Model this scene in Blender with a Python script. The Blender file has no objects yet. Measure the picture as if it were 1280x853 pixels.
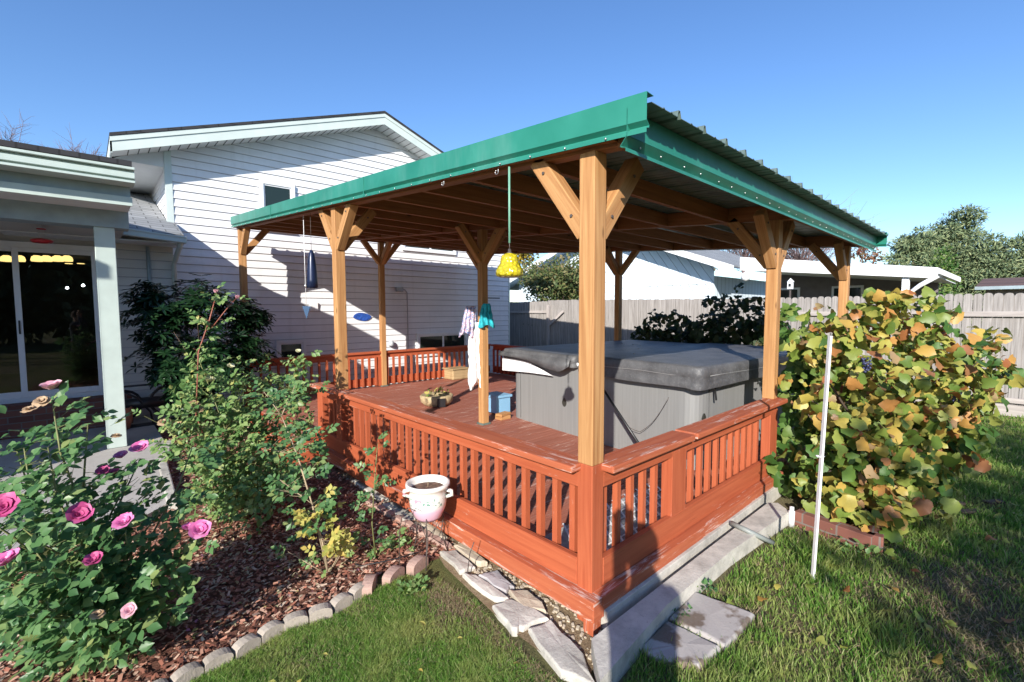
import bpy, bmesh, math, random
import numpy as np
from mathutils import Vector, Matrix
random.seed(7); rng = np.random.default_rng(11)
sc = bpy.context.scene
COL = sc.collection

# ------------------------------------------------------------------ camera model
CX, CY, CZ = -1.753, -1.350, 1.519
YAW, PITCH, ROLL, FPX = 42.62, 3.765, -0.19, 579.4
_y, _p, _r = map(math.radians, (YAW, PITCH, ROLL))
FW = Vector((math.sin(_y)*math.cos(_p), math.cos(_y)*math.cos(_p), -math.sin(_p)))
RT0 = Vector((math.cos(_y), -math.sin(_y), 0)); UP0 = RT0.cross(FW)
RT = RT0*math.cos(_r)+UP0*math.sin(_r); UP = UP0*math.cos(_r)-RT0*math.sin(_r)
CAM = Vector((CX, CY, CZ))
def ray(x, y): return FW+RT*((x-640)/FPX)-UP*((y-426.5)/FPX)
def on(x, y, ax, v):
    d = ray(x, y); t = (v-CAM[ax])/d[ax]; return CAM+d*t
def dep(x, y, t): return CAM+ray(x, y)*t
SUN = ray(778, 640).normalized()

# ------------------------------------------------------------------ materials
def newmat(name):
    m = bpy.data.materials.new(name); m.use_nodes = True
    nt = m.node_tree; b = nt.nodes['Principled BSDF']
    return m, nt, b
def ramp(nt, fac, stops):
    r = nt.nodes.new('ShaderNodeValToRGB')
    el = r.color_ramp.elements
    while len(el) < len(stops): el.new(0.5)
    for e, (p, c) in zip(el, stops):
        e.position = p; e.color = (*c, 1)
    nt.links.new(fac, r.inputs[0]); return r.outputs[0]
def noise(nt, scale, vec=None, detail=4, rough=.55, mapscale=None, coord='Object', dist=0):
    n = nt.nodes.new('ShaderNodeTexNoise'); n.inputs['Scale'].default_value = scale
    n.inputs['Detail'].default_value = detail; n.inputs['Roughness'].default_value = rough
    n.inputs['Distortion'].default_value = dist
    tc = nt.nodes.new('ShaderNodeTexCoord')
    src = tc.outputs[coord] if vec is None else vec
    if mapscale:
        mp = nt.nodes.new('ShaderNodeMapping'); mp.inputs['Scale'].default_value = mapscale
        nt.links.new(src, mp.inputs[0]); src = mp.outputs[0]
    nt.links.new(src, n.inputs['Vector']); return n.outputs['Fac']
def mixc(nt, fac, a, b, mode='MIX'):
    m = nt.nodes.new('ShaderNodeMix'); m.data_type = 'RGBA'; m.blend_type = mode
    for s, v in ((0, fac), (6, a), (7, b)):
        if hasattr(v, 'is_output') or isinstance(v, bpy.types.NodeSocket): nt.links.new(v, m.inputs[s])
        elif s == 0: m.inputs[0].default_value = v
        else: m.inputs[s].default_value = (*v, 1)
    return m.outputs[2]
def bump(nt, b, h, strength=.3, dist=.01):
    n = nt.nodes.new('ShaderNodeBump'); n.inputs['Strength'].default_value = strength
    n.inputs['Distance'].default_value = dist
    nt.links.new(h, n.inputs['Height']); nt.links.new(n.outputs[0], b.inputs['Normal'])
def plain(name, c, rough=.6, metal=0, var=.12, scale=6, bmp=0, spec=None, coat=0):
    m, nt, b = newmat(name)
    n = noise(nt, scale)
    lo = tuple(max(0, v*(1-var)) for v in c); hi = tuple(min(1, v*(1+var)) for v in c)
    nt.links.new(ramp(nt, n, [(.3, lo), (.7, hi)]), b.inputs['Base Color'])
    b.inputs['Roughness'].default_value = rough; b.inputs['Metallic'].default_value = metal
    if spec is not None: b.inputs['Specular IOR Level'].default_value = spec
    if coat: b.inputs['Coat Weight'].default_value = coat
    if bmp: bump(nt, b, noise(nt, scale*8), bmp, .004)
    return m
def wood(name, c1, c2, worn=None, wornamt=.62, rough=.65, knots=True, spec=.3):
    m, nt, b = newmat(name)
    uv = nt.nodes.new('ShaderNodeTexCoord').outputs['UV']
    g = noise(nt, 1, uv, 6, .6, (1.6, 38, 1), dist=.6)
    col = ramp(nt, g, [(.32, c1), (.68, c2)])
    big = noise(nt, 1, uv, 2, .5, (.9, 2.5, 1))
    col = mixc(nt, mulf(nt, big, .5), col, tuple(v*.62 for v in c1))
    chk = noise(nt, 1, uv, 3, .6, (1.3, 75, 1), dist=.3); ck = ramp(nt, chk, [(.675, (0, 0, 0)), (.71, (.75, .75, .75))]); col = mixc(nt, ck, col, tuple(x*.28 for x in c1))
    if knots:
        v = nt.nodes.new('ShaderNodeTexVoronoi'); v.inputs['Scale'].default_value = 1
        mp = nt.nodes.new('ShaderNodeMapping'); mp.inputs['Scale'].default_value = (2.2, 7, 1)
        nt.links.new(uv, mp.inputs[0]); nt.links.new(mp.outputs[0], v.inputs['Vector'])
        k = ramp(nt, v.outputs['Distance'], [(.03, (1, 1, 1)), (.09, (0, 0, 0))])
        col = mixc(nt, k, col, tuple(x*.3 for x in c1))
    if worn:
        w = noise(nt, 1, uv, 8, .75, (3, 34, 1), dist=1.0)
        w2 = noise(nt, 1, uv, 3, .5, (1.1, 4, 1))
        a = nt.nodes.new('ShaderNodeMath'); a.operation = 'MULTIPLY_ADD'
        nt.links.new(w2, a.inputs[0]); a.inputs[1].default_value = .35; nt.links.new(w, a.inputs[2])
        k = ramp(nt, a.outputs[0], [(wornamt+.10, (0, 0, 0)), (wornamt+.17, (1, 1, 1))])
        col = mixc(nt, k, col, worn)
    nt.links.new(col, b.inputs['Base Color']); b.inputs['Roughness'].default_value = rough
    b.inputs['Specular IOR Level'].default_value = spec
    bump(nt, b, g, .35, .004)
    return m
def mulf(nt, s, k):
    a = nt.nodes.new('ShaderNodeMath'); a.operation = 'MULTIPLY'
    nt.links.new(s, a.inputs[0]); a.inputs[1].default_value = k; return a.outputs[0]
def leafmat(name, stops, rough=.45, trans=.35, tint=1.0, spec=.4, patch=None):
    m, nt, b = newmat(name)
    g = nt.nodes.new('ShaderNodeNewGeometry')
    col = ramp(nt, g.outputs['Random Per Island'], stops)
    n = noise(nt, 9, detail=3)
    col = mixc(nt, mulf(nt, n, .35), col, tuple(v*.5 for v in stops[0][1]))
    if patch:
        pn = noise(nt, 3.5, detail=4, rough=.65); col = mixc(nt, ramp(nt, pn, [(.46, (0, 0, 0)), (.66, (.85, .85, .85))]), col, patch)
    nt.links.new(col, b.inputs['Base Color']); b.inputs['Roughness'].default_value = rough
    b.inputs['Specular IOR Level'].default_value = spec
    t = nt.nodes.new('ShaderNodeBsdfTranslucent'); nt.links.new(col, t.inputs[0])
    mx = nt.nodes.new('ShaderNodeMixShader'); mx.inputs[0].default_value = trans
    nt.links.new(b.outputs[0], mx.inputs[1]); nt.links.new(t.outputs[0], mx.inputs[2])
    nt.links.new(mx.outputs[0], nt.nodes['Material Output'].inputs[0])
    return m
def emit(name, c, s):
    m, nt, b = newmat(name); b.inputs['Base Color'].default_value = (*c, 1)
    b.inputs['Emission Color'].default_value = (*c, 1); b.inputs['Emission Strength'].default_value = s; return m
def glassy(name, c, rough=.05, trans=.0):
    m, nt, b = newmat(name); b.inputs['Base Color'].default_value = (*c, 1)
    b.inputs['Roughness'].default_value = rough; b.inputs['Transmission Weight'].default_value = trans
    b.inputs['IOR'].default_value = 1.45; return m

M = {}
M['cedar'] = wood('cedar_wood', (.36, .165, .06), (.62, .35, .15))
M['beamwood'] = wood('shaded_cedar', (.24, .092, .034), (.40, .165, .064))  # cedar darkened to carry the shade under the roof
M['redwood'] = wood('red_stain', (.36, .078, .032), (.50, .130, .055), worn=(.52, .30, .23), wornamt=.715, knots=False)
M['redworn'] = wood('worn_red_stain', (.37, .086, .038), (.50, .145, .065), worn=(.58, .40, .34), wornamt=.63, knots=False)
M['deckboards'] = wood('deck_board_red', (.30, .095, .060), (.44, .165, .11), worn=(.55, .36, .30), wornamt=.64, knots=False)
M['darkred'] = wood('dark_red_stain', (.26, .035, .018), (.38, .06, .028), knots=False)
M['fencewood'] = wood('weathered_fence', (.21, .19, .175), (.48, .45, .43))
M['fenceback'] = wood('grey_fence_rail', (.34, .30, .28), (.55, .50, .47))
M['straw'] = wood('straw', (.35, .24, .12), (.55, .40, .22), knots=False)
M['siding'] = plain('white_vinyl', (.77, .77, .79), .5, var=.04, scale=2.5, spec=.35)
def siding():
    m, nt, b = newmat('white_vinyl_siding')
    n = noise(nt, 1.3, detail=6, rough=.7); n2 = noise(nt, 1, mapscale=(9, 9, .8), detail=5)
    c = ramp(nt, n, [(.3, (.68, .68, .69)), (.65, (.78, .78, .80))]); c = mixc(nt, ramp(nt, n2, [(.55, (0, 0, 0)), (.8, (.35, .35, .35))]), c, (.55, .54, .52))
    nt.links.new(c, b.inputs['Base Color']); b.inputs['Roughness'].default_value = .5
    bump(nt, b, noise(nt, 1, mapscale=(1.2, 1.2, 7), detail=2), .5, .02); return m
M['siding'] = siding()
M['porchsiding'] = plain('shaded_cream_vinyl', (.50, .49, .46), .5, var=.05, scale=3)  # base colour darkened to stand for the porch shade
M['trim'] = plain('pale_trim_paint', (.54, .61, .58), .45, var=.05, scale=5)
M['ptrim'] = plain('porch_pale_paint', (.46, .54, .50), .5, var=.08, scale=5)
M['bluetrim'] = plain('shaded_grey_blue_paint', (.27, .34, .37), .55, var=.12, scale=7, bmp=.1)  # shade on porch frieze and beam is put into this bluish grey
M['soffit'] = plain('soffit_paint', (.66, .68, .68), .6, var=.04)
M['lapshade'] = plain('siding_lap_shadow', (.36, .36, .39), .8)  # shadow under each siding lap, drawn as a grey strip
M['shadowline'] = plain('groove_dark', (.10, .10, .10), .8)
M['whitefr'] = plain('white_frame', (.76, .77, .78), .35, var=.03)
M['pane'] = glassy('dark_window_glass', (.018, .030, .026), .06)
M['doorglass'] = glassy('sliding_door_glass', (.9, .93, .92), .01, 1.0)
M['room'] = plain('dark_room', (.035, .03, .027), .9)
def green_metal():
    m, nt, b = newmat('green_painted_metal')
    n = noise(nt, 3, detail=4); n2 = noise(nt, 60, detail=2)
    c = ramp(nt, n, [(.3, (.014, .165, .115)), (.7, (.03, .225, .165))])
    nt.links.new(c, b.inputs['Base Color']); b.inputs['Roughness'].default_value = .42
    b.inputs['Metallic'].default_value = .0
    n4 = noise(nt, 1, mapscale=(3, 3, .6), detail=5, rough=.7); c = mixc(nt, ramp(nt, n4, [(.5, (0, 0, 0)), (.8, (.45, .45, .45))]), c, (.16, .34, .30)); nt.links.new(c, b.inputs['Base Color'])
    bump(nt, b, noise(nt, 2.2, detail=3), .35, .03); return m
M['green'] = green_metal()
M['galv'] = plain('galvanised_sheet', (.13, .18, .165), .45, .2, var=.25, scale=9, bmp=.1)
M['screw'] = plain('screw_steel', (.6, .6, .6), .3, .8)
M['cable'] = plain('black_rubber', (.015, .015, .017), .55)
M['whitepl'] = plain('white_plastic', (.80, .80, .81), .4, var=.03)
M['black'] = plain('black_metal', (.02, .02, .022), .4)
M['iron'] = plain('rusty_wire', (.12, .10, .09), .6, .5, var=.4, scale=40)
def shingle(name, c):
    m, nt, b = newmat(name)
    br = nt.nodes.new('ShaderNodeTexBrick'); uv = nt.nodes.new('ShaderNodeTexCoord').outputs['UV']
    nt.links.new(uv, br.inputs['Vector'])
    br.inputs['Color1'].default_value = (*[v*.8 for v in c], 1); br.inputs['Color2'].default_value = (*[v*1.2 for v in c], 1)
    br.inputs['Mortar'].default_value = (*[v*.3 for v in c], 1); br.inputs['Scale'].default_value = 1
    br.inputs['Mortar Size'].default_value = .008; br.inputs['Brick Width'].default_value = .3; br.inputs['Row Height'].default_value = .13
    n = noise(nt, 70); col = mixc(nt, mulf(nt, n, .5), br.outputs['Color'], tuple(v*.5 for v in c))
    nt.links.new(col, b.inputs['Base Color']); b.inputs['Roughness'].default_value = .9
    bump(nt, b, br.outputs['Fac'], -.5, .01); return m
M['shingle'] = shingle('grey_shingle', (.30, .31, .32))
M['darkshingle'] = shingle('dark_shingle', (.035, .035, .04))
M['brownroof'] = shingle('brown_shingle', (.16, .09, .07))
def concrete(name, c, stain=.35):
    m, nt, b = newmat(name)
    n = noise(nt, 5, detail=8, rough=.7); n2 = noise(nt, 60, detail=4, rough=.7)
    col = ramp(nt, n, [(.3, tuple(v*(1-stain) for v in c)), (.6, c)])
    col = mixc(nt, ramp(nt, n2, [(.62, (0, 0, 0)), (.72, (1, 1, 1))]), col, tuple(v*.45 for v in c))
    nt.links.new(col, b.inputs['Base Color']); b.inputs['Roughness'].default_value = .9
    bump(nt, b, n2, .6, .006); return m
M['concrete'] = concrete('old_concrete', (.56, .53, .47), .5)
M['patio'] = concrete('patio_concrete', (.46, .43, .40), .15)
M['flag'] = concrete('sandstone', (.52, .44, .33))
M['graystone'] = concrete('grey_flagstone', (.40, .38, .38))
M['edging'] = concrete('edging_concrete', (.44, .38, .32))
M['rededging'] = concrete('reddish_edging', (.44, .29, .24))
def paver():
    m, nt, b = newmat('stained_paver')
    n = noise(nt, 5.5, detail=4, rough=.5); n2 = noise(nt, 80, detail=3)
    col = ramp(nt, n, [(.49, (.13, .09, .06)), (.535, (.40, .37, .35))])
    col = mixc(nt, mulf(nt, n2, .4), col, (.3, .27, .25))
    nt.links.new(col, b.inputs['Base Color']); b.inputs['Roughness'].default_value = .85; bump(nt, b, n2, .4, .003); return m
M['paver'] = paver()
def brick():
    m, nt, b = newmat('shaded_red_brick')
    br = nt.nodes.new('ShaderNodeTexBrick'); uv = nt.nodes.new('ShaderNodeTexCoord').outputs['UV']
    nt.links.new(uv, br.inputs['Vector']); br.inputs['Scale'].default_value = 1
    br.inputs['Brick Width'].default_value = .21; br.inputs['Row Height'].default_value = .075; br.inputs['Mortar Size'].default_value = .006
    br.inputs['Color1'].default_value = (.22, .085, .06, 1); br.inputs['Color2'].default_value = (.15, .055, .04, 1); br.inputs['Mortar'].default_value = (.17, .14, .12, 1)  # brick tones lowered to include the shade at the vine foot
    nt.links.new(br.outputs['Color'], b.inputs['Base Color']); b.inputs['Roughness'].default_value = .9
    bump(nt, b, br.outputs['Fac'], -.4, .006); return m
M['brick'] = brick()
def groundmat(name, c1, c2, c3, s=9):
    m, nt, b = newmat(name)
    n = noise(nt, s, detail=8, rough=.75); n2 = noise(nt, .8, detail=3); n3 = noise(nt, 90, detail=4, rough=.8)
    col = ramp(nt, n, [(.35, c1), (.65, c2)]); col = mixc(nt, ramp(nt, n2, [(.45, (0, 0, 0)), (.62, (1, 1, 1))]), col, c3)
    col = mixc(nt, ramp(nt, n3, [(.5, (0, 0, 0)), (.7, (.7, .7, .7))]), col, tuple(v*.35 for v in c1))
    nt.links.new(col, b.inputs['Base Color']); b.inputs['Roughness'].default_value = 1
    b.inputs['Specular IOR Level'].default_value = .1
    bump(nt, b, n3, 1, .02); return m
M['ground'] = groundmat('lawn_soil', (.13, .13, .05), (.18, .19, .07), (.20, .17, .10))
M['soil'] = groundmat('mulch_soil', (.16, .07, .05), (.26, .13, .09), (.22, .11, .08), 20)
M['sand'] = groundmat('sandy_gravel', (.28, .20, .12), (.42, .32, .20), (.24, .18, .11), 30)
M['grass'] = leafmat('grass_blade', [(0, (.08, .21, .025)), (.4, (.17, .36, .05)), (.72, (.28, .46, .09)), (.88, (.40, .48, .15)), (1, (.58, .50, .30))], .55, .5, patch=(.42, .46, .15))
M['drygrass'] = leafmat('dry_grass', [(0, (.22, .15, .09)), (.6, (.42, .32, .20)), (1, (.20, .22, .08))], .7, .3)
M['mulch'] = leafmat('bark_chip', [(0, (.17, .06, .04)), (.35, (.36, .14, .09)), (.7, (.50, .26, .18)), (.88, (.60, .42, .31)), (1, (.70, .56, .43))], .9, 0)
M['rose'] = leafmat('rose_leaf', [(0, (.06, .15, .06)), (.5, (.12, .26, .09)), (.85, (.20, .34, .13)), (1, (.34, .40, .14))], .38, .4)
M['rose2'] = leafmat('light_rose_leaf', [(0, (.09, .20, .06)), (.5, (.20, .33, .10)), (.9, (.32, .42, .16)), (1, (.48, .46, .14))], .45, .35)
M['yellowleaf'] = leafmat('yellow_leaf', [(0, (.40, .42, .10)), (.5, (.62, .56, .16)), (1, (.66, .48, .12))], .5, .4)
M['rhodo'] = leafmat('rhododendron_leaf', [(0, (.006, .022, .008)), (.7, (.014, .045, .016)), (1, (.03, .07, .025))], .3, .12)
M['vine'] = leafmat('vine_leaf', [(0, (.10, .17, .03)), (.22, (.20, .28, .05)), (.54, (.42, .42, .10)), (.74, (.60, .46, .10)), (.87, (.58, .27, .08)), (.93, (.36, .11, .05)), (1, (.5, .37, .2))], .45, .3)
M['vinegreen'] = leafmat('green_vine_leaf', [(0, (.05, .13, .025)), (.6, (.12, .24, .05)), (1, (.30, .36, .09))], .5, .4)
M['vineshade'] = leafmat('shaded_vine_leaf', [(0, (.015, .035, .01)), (.7, (.04, .07, .02)), (1, (.10, .08, .03))], .5, .25)  # roof shade put into a darker copy of the leaf colours
M['conifer'] = leafmat('conifer_needles', [(0, (.08, .13, .07)), (.5, (.17, .23, .11)), (1, (.32, .35, .17))], .7, .15)
M['shrubleaf'] = leafmat('shrub_leaf', [(0, (.06, .10, .03)), (.6, (.14, .18, .06)), (1, (.30, .22, .10))], .6, .3)
M['goldleaf'] = leafmat('gold_leaf', [(0, (.42, .30, .03)), (1, (.66, .52, .08))], .6, .4)
M['redleaf'] = leafmat('autumn_leaf', [(0, (.20, .07, .05)), (.5, (.30, .16, .09)), (1, (.16, .18, .07))], .6, .3)
M['bark'] = plain('bark', (.10, .07, .05), .95, var=.4, scale=20, bmp=.6)
M['cane'] = plain('rose_cane', (.16, .17, .06), .6, var=.4, scale=12)
M['redcane'] = plain('red_cane', (.28, .09, .06), .6, var=.3, scale=12)
M['drycane'] = plain('dry_cane', (.36, .28, .18), .8, var=.3, scale=12)
M['twig'] = plain('bare_twig', (.22, .15, .15), .9, var=.3)
M['pink'] = leafmat('pink_petal', [(0, (.72, .12, .38)), (.6, (.86, .26, .54)), (1, (.90, .45, .68))], .5, .3)
M['palepink'] = leafmat('pale_pink_petal', [(0, (.80, .36, .46)), (1, (.90, .62, .66))], .5, .3)
M['crimson'] = leafmat('faded_crimson_petal', [(0, (.50, .05, .20)), (1, (.74, .16, .38))], .5, .3)
M['cream'] = leafmat('cream_petal', [(0, (.76, .72, .40)), (1, (.86, .84, .62))], .5, .3)
M['dead'] = leafmat('withered_petal', [(0, (.42, .26, .14)), (1, (.62, .46, .30))], .7, .2)
M['grape'] = plain('grape_skin', (.035, .04, .10), .45, var=.4, scale=30)
M['cover'] = None
def vinyl():
    m, nt, b = newmat('weathered_black_vinyl')
    n = noise(nt, 4, detail=7, rough=.7); n2 = noise(nt, 45, detail=5, rough=.7)
    col = ramp(nt, n, [(.3, (.055, .055, .06)), (.7, (.135, .135, .14))])
    col = mixc(nt, ramp(nt, n2, [(.55, (0, 0, 0)), (.75, (.8, .8, .8))]), col, (.20, .20, .205))
    nt.links.new(col, b.inputs['Base Color']); b.inputs['Roughness'].default_value = .5
    bump(nt, b, n, .5, .03); return m
M['cover'] = vinyl()
def cabinet():
    m, nt, b = newmat('grey_cabinet_panel')
    n = noise(nt, 1, mapscale=(46, 46, 1.2), detail=5); n2 = noise(nt, 2)
    col = ramp(nt, n, [(.25, (.185, .183, .178)), (.75, (.235, .233, .225))])
    col = mixc(nt, mulf(nt, n2, .3), col, (.20, .21, .22))
    nt.links.new(col, b.inputs['Base Color']); b.inputs['Roughness'].default_value = .6
    bump(nt, b, n, .25, .006); return m
M['cabinet'] = cabinet()
M['emblem'] = plain('dark_emblem', (.035, .035, .03), .5)
M['teal'] = plain('teal_cloth', (.02, .36, .42), .9, var=.25, scale=18)
def patterned():
    m, nt, b = newmat('patterned_cloth')
    n = noise(nt, 30, detail=2)
    col = ramp(nt, n, [(.38, (.12, .20, .45)), (.46, (.55, .56, .66)), (.56, (.45, .22, .30)), (.62, (.62, .62, .68))])
    nt.links.new(col, b.inputs['Base Color']); b.inputs['Roughness'].default_value = .95; return m
M['pattern'] = patterned()
M['whitecloth'] = plain('white_cloth', (.80, .80, .80), .95, var=.03)
M['blueplastic'] = plain('blue_plastic', (.22, .42, .62), .45, var=.06)
M['chimeblue'] = plain('dark_blue_enamel', (.012, .02, .055), .3, .2, var=.3)
M['sailblue'] = plain('blue_sail', (.015, .06, .14), .4)
M['ornament'] = plain('blue_ornament', (.03, .09, .38), .3, var=.6, scale=22)
def amber():
    m, nt, b = newmat('yellow_glass')
    v = nt.nodes.new('ShaderNodeTexVoronoi'); v.inputs['Scale'].default_value = 60
    nt.links.new(nt.nodes.new('ShaderNodeTexCoord').outputs['Object'], v.inputs['Vector'])
    c = ramp(nt, v.outputs['Distance'], [(.15, (.85, .72, .03)), (.5, (.50, .42, .02))])
    nt.links.new(c, b.inputs['Base Color']); b.inputs['Roughness'].default_value = .15
    b.inputs['Transmission Weight'].default_value = .25; b.inputs['Emission Strength'].default_value = 0
    bump(nt, b, v.outputs['Distance'], .6, .01); return m
M['amber'] = amber()
M['rod'] = plain('green_rod', (.16, .36, .26), .5)
M['redfeeder'] = plain('red_plastic', (.42, .015, .02), .3)
def potmat():
    m, nt, b = newmat('floral_ceramic')
    tc = nt.nodes.new('ShaderNodeTexCoord'); sep = nt.nodes.new('ShaderNodeSeparateXYZ'); nt.links.new(tc.outputs['Object'], sep.inputs[0])
    base = ramp(nt, mulf(nt, sep.outputs['Z'], 5), [(.0, (.62, .36, .46)), (.30, (.70, .45, .55)), (.42, (.74, .72, .66)), (1, (.76, .74, .68))])
    n = noise(nt, 38, detail=2.5, dist=1.2); band = ramp(nt, mulf(nt, sep.outputs['Z'], 5), [(.40, (0, 0, 0)), (.46, (1, 1, 1)), (.66, (1, 1, 1)), (.72, (0, 0, 0))])
    k = ramp(nt, n, [(.56, (0, 0, 0)), (.58, (1, 1, 1))])
    mm = mixc(nt, 1.0, band, k, 'MULTIPLY'); col = mixc(nt, mm, base, (.16, .30, .24))
    n2 = noise(nt, 21, detail=1); tc2 = ramp(nt, n2, [(.66, (0, 0, 0)), (.69, (1, 1, 1))])
    mm2 = mixc(nt, 1.0, band, tc2, 'MULTIPLY'); col = mixc(nt, mm2, col, (.66, .28, .34))
    nt.links.new(col, b.inputs['Base Color']); b.inputs['Roughness'].default_value = .2; return m
M['pot'] = potmat()
M['potsoil'] = plain('potting_soil', (.16, .09, .06), 1, var=.5, scale=50, bmp=1)
M['wicker'] = plain('tan_bowl', (.42, .32, .18), .8, var=.3, scale=30)
M['paleblue'] = None
def neighbour_wall():
    m, nt, b = newmat('pale_blue_siding')
    b.inputs['Base Color'].default_value = (.66, .76, .84, 1); b.inputs['Roughness'].default_value = .7
    uv = nt.nodes.new('ShaderNodeTexCoord').outputs['UV']
    w = nt.nodes.new('ShaderNodeTexWave'); w.wave_type = 'BANDS'; w.bands_direction = 'X'; w.inputs['Scale'].default_value = 1.1
    nt.links.new(uv, w.inputs['Vector'])
    c = ramp(nt, w.outputs['Fac'], [(.0, (.30, .36, .42)), (.03, (.66, .76, .84))]); nt.links.new(c, b.inputs['Base Color'])
    bump(nt, b, ramp(nt, w.outputs['Fac'], [(0, (0, 0, 0)), (.04, (1, 1, 1))]), .6, .02); return m
M['paleblue'] = neighbour_wall()
M['farwhite'] = plain('far_white_fascia', (.78, .79, .79), .6, var=.06)
M['beige'] = plain('beige_plastic', (.42, .40, .35), .6)
M['skin'] = plain('skin', (.50, .30, .22), .6)
M['jacket'] = plain('dark_jacket', (.05, .06, .08), .9)
M['jeans'] = plain('blue_jeans', (.06, .08, .14), .9)
M['hair'] = plain('brown_hair', (.06, .035, .02), .8)
M['lamp'] = emit('warm_lamp_shade', (1.0, .72, .25), .9)
M['bright_spot'] = emit('bright_emitter', (.9, .95, 1.0), 14)  # strong white emission for two small spots behind the door glass

# ------------------------------------------------------------------ mesh builder
class MB:
    def __init__(s): s.v = []; s.f = []; s.uv = []; s.mi = []; s.sm = []
    def quadbox(s, c, X, Y, Z, L, mi=0):
        # c centre; X,Y,Z half vectors; L index of long axis
        b = len(s.v); ax = (X, Y, Z)
        for i in (-1, 1):
            for j in (-1, 1):
                for k in (-1, 1): s.v.append(c+X*i+Y*j+Z*k)
        F = [((0, 1, 3, 2), 0), ((4, 6, 7, 5), 0), ((0, 4, 5, 1), 1), ((2, 3, 7, 6), 1), ((0, 2, 6, 4), 2), ((1, 5, 7, 3), 2)]
        ou, ov = random.uniform(0, 50), random.uniform(0, 50)
        ln = [a.length for a in ax]; co = [(i, j, k) for i in (-1, 1) for j in (-1, 1) for k in (-1, 1)]
        for f, n in F:
            s.f.append(tuple(b+i for i in f)); s.mi.append(mi); s.sm.append(False)
            if n == L: u, w = [a for a in range(3) if a != L]
            else: u = L; w = [a for a in range(3) if a != L and a != n][0]
            s.uv += [(co[i][u]*ln[u]+ou, co[i][w]*ln[w]+ov+n*3.3) for i in f]
    def box(s, lo, hi, mi=0):
        lo = Vector(lo); hi = Vector(hi); c = (lo+hi)/2; h = (hi-lo)/2
        L = max(range(3), key=lambda i: abs(h[i]))
        s.quadbox(c, Vector((h.x, 0, 0)), Vector((0, h.y, 0)), Vector((0, 0, h.z)), L, mi); return s
    def bar(s, p0, p1, w, h, up=(0, 0, 1), mi=0):
        p0 = Vector(p0); p1 = Vector(p1); d = p1-p0; u = Vector(up)
        if abs(d.normalized().dot(u)) > .98: u = Vector((1, 0, 0))
        X = d/2; Y = d.cross(u).normalized()*w/2; Z = Y.cross(d).normalized()*h/2
        s.quadbox((p0+p1)/2, X, Y, Z, 0, mi); return s
    def tube(s, pts, r, n=8, mi=0, cap=True):
        pts = [Vector(p) for p in pts]; rs = r if isinstance(r, (list, tuple)) else [r]*len(pts)
        b = len(s.v); prev = None; L = 0
        for i, p in enumerate(pts):
            d = (pts[min(i+1, len(pts)-1)]-pts[max(i-1, 0)]).normalized()
            if prev is None:
                a = d.orthogonal().normalized()
            else:
                a = (prev-d*prev.dot(d)).normalized()
            prev = a; c = d.cross(a)
            for k in range(n):
                t = 2*math.pi*k/n; s.v.append(p+(a*math.cos(t)+c*math.sin(t))*rs[i])
        for i in range(len(pts)-1):
            l1 = L+(pts[i+1]-pts[i]).length
            for k in range(n):
                k2 = (k+1) % n
                s.f.append((b+i*n+k, b+i*n+k2, b+(i+1)*n+k2, b+(i+1)*n+k)); s.mi.append(mi); s.sm.append(True)
                s.uv += [(L, k/n*.3), (L, (k+1)/n*.3), (l1, (k+1)/n*.3), (l1, k/n*.3)]
            L = l1
        if cap:
            for fc in (tuple(b+k for k in reversed(range(n))), tuple(b+(len(pts)-1)*n+k for k in range(n))):
                s.f.append(fc); s.mi.append(mi); s.sm.append(False); s.uv += [(0, 0)]*n
        return s
    def lathe(s, prof, c=(0, 0, 0), n=24, mi=0, wob=None):
        c = Vector(c); b = len(s.v)
        for j, (r, z) in enumerate(prof):
            for k in range(n):
                t = 2*math.pi*k/n; rr = r*(wob(t, z) if wob else 1)
                s.v.append(c+Vector((rr*math.cos(t), rr*math.sin(t), z)))
        for j in range(len(prof)-1):
            for k in range(n):
                k2 = (k+1) % n
                s.f.append((b+j*n+k, b+j*n+k2, b+(j+1)*n+k2, b+(j+1)*n+k)); s.mi.append(mi); s.sm.append(True)
                s.uv += [(k/n, j*.1), ((k+1)/n, j*.1), ((k+1)/n, j*.1+.1), (k/n, j*.1+.1)]
        return s
    def poly(s, pts, mi=0, uvs=None, smooth=False):
        b = len(s.v); s.v += [Vector(p) for p in pts]
        s.f.append(tuple(range(b, b+len(pts)))); s.mi.append(mi); s.sm.append(smooth)
        s.uv += uvs if uvs else [(p[0]+p[1], p[2] if len(set(round(q[2], 4) for q in pts)) > 1 else p[1]) for p in pts]
        return s
    def prism(s, pts, ext, mi=0):
        """closed polygon pts extruded by vector ext"""
        ext = Vector(ext); P = [Vector(p) for p in pts]; Q = [p+ext for p in P]
        s.poly(P[::-1], mi); s.poly(Q, mi)
        for i in range(len(P)):
            j = (i+1) % len(P); l = (P[j]-P[i]).length
            s.poly([P[i], P[j], Q[j], Q[i]], mi, [(0, 0), (l, 0), (l, ext.length), (0, ext.length)])
        return s
    def build(s, name, mats, parent=None, bevel=0, fixn=True, weld=False):
        me = bpy.data.meshes.new(name); me.from_pydata([tuple(v) for v in s.v], [], s.f)
        for m in (mats if isinstance(mats, (list, tuple)) else [mats]): me.materials.append(m)
        uvl = me.uv_layers.new(name='UVMap')
        uvl.data.foreach_set('uv', np.array(s.uv, dtype=np.float32).ravel())
        me.polygons.foreach_set('material_index', s.mi); me.polygons.foreach_set('use_smooth', s.sm)
        if weld:
            bm = bmesh.new(); bm.from_mesh(me); bmesh.ops.remove_doubles(bm, verts=bm.verts, dist=1e-4); bm.to_mesh(me); bm.free()
        if fixn:
            bm = bmesh.new(); bm.from_mesh(me); bmesh.ops.recalc_face_normals(bm, faces=bm.faces); bm.to_mesh(me); bm.free()
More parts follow.
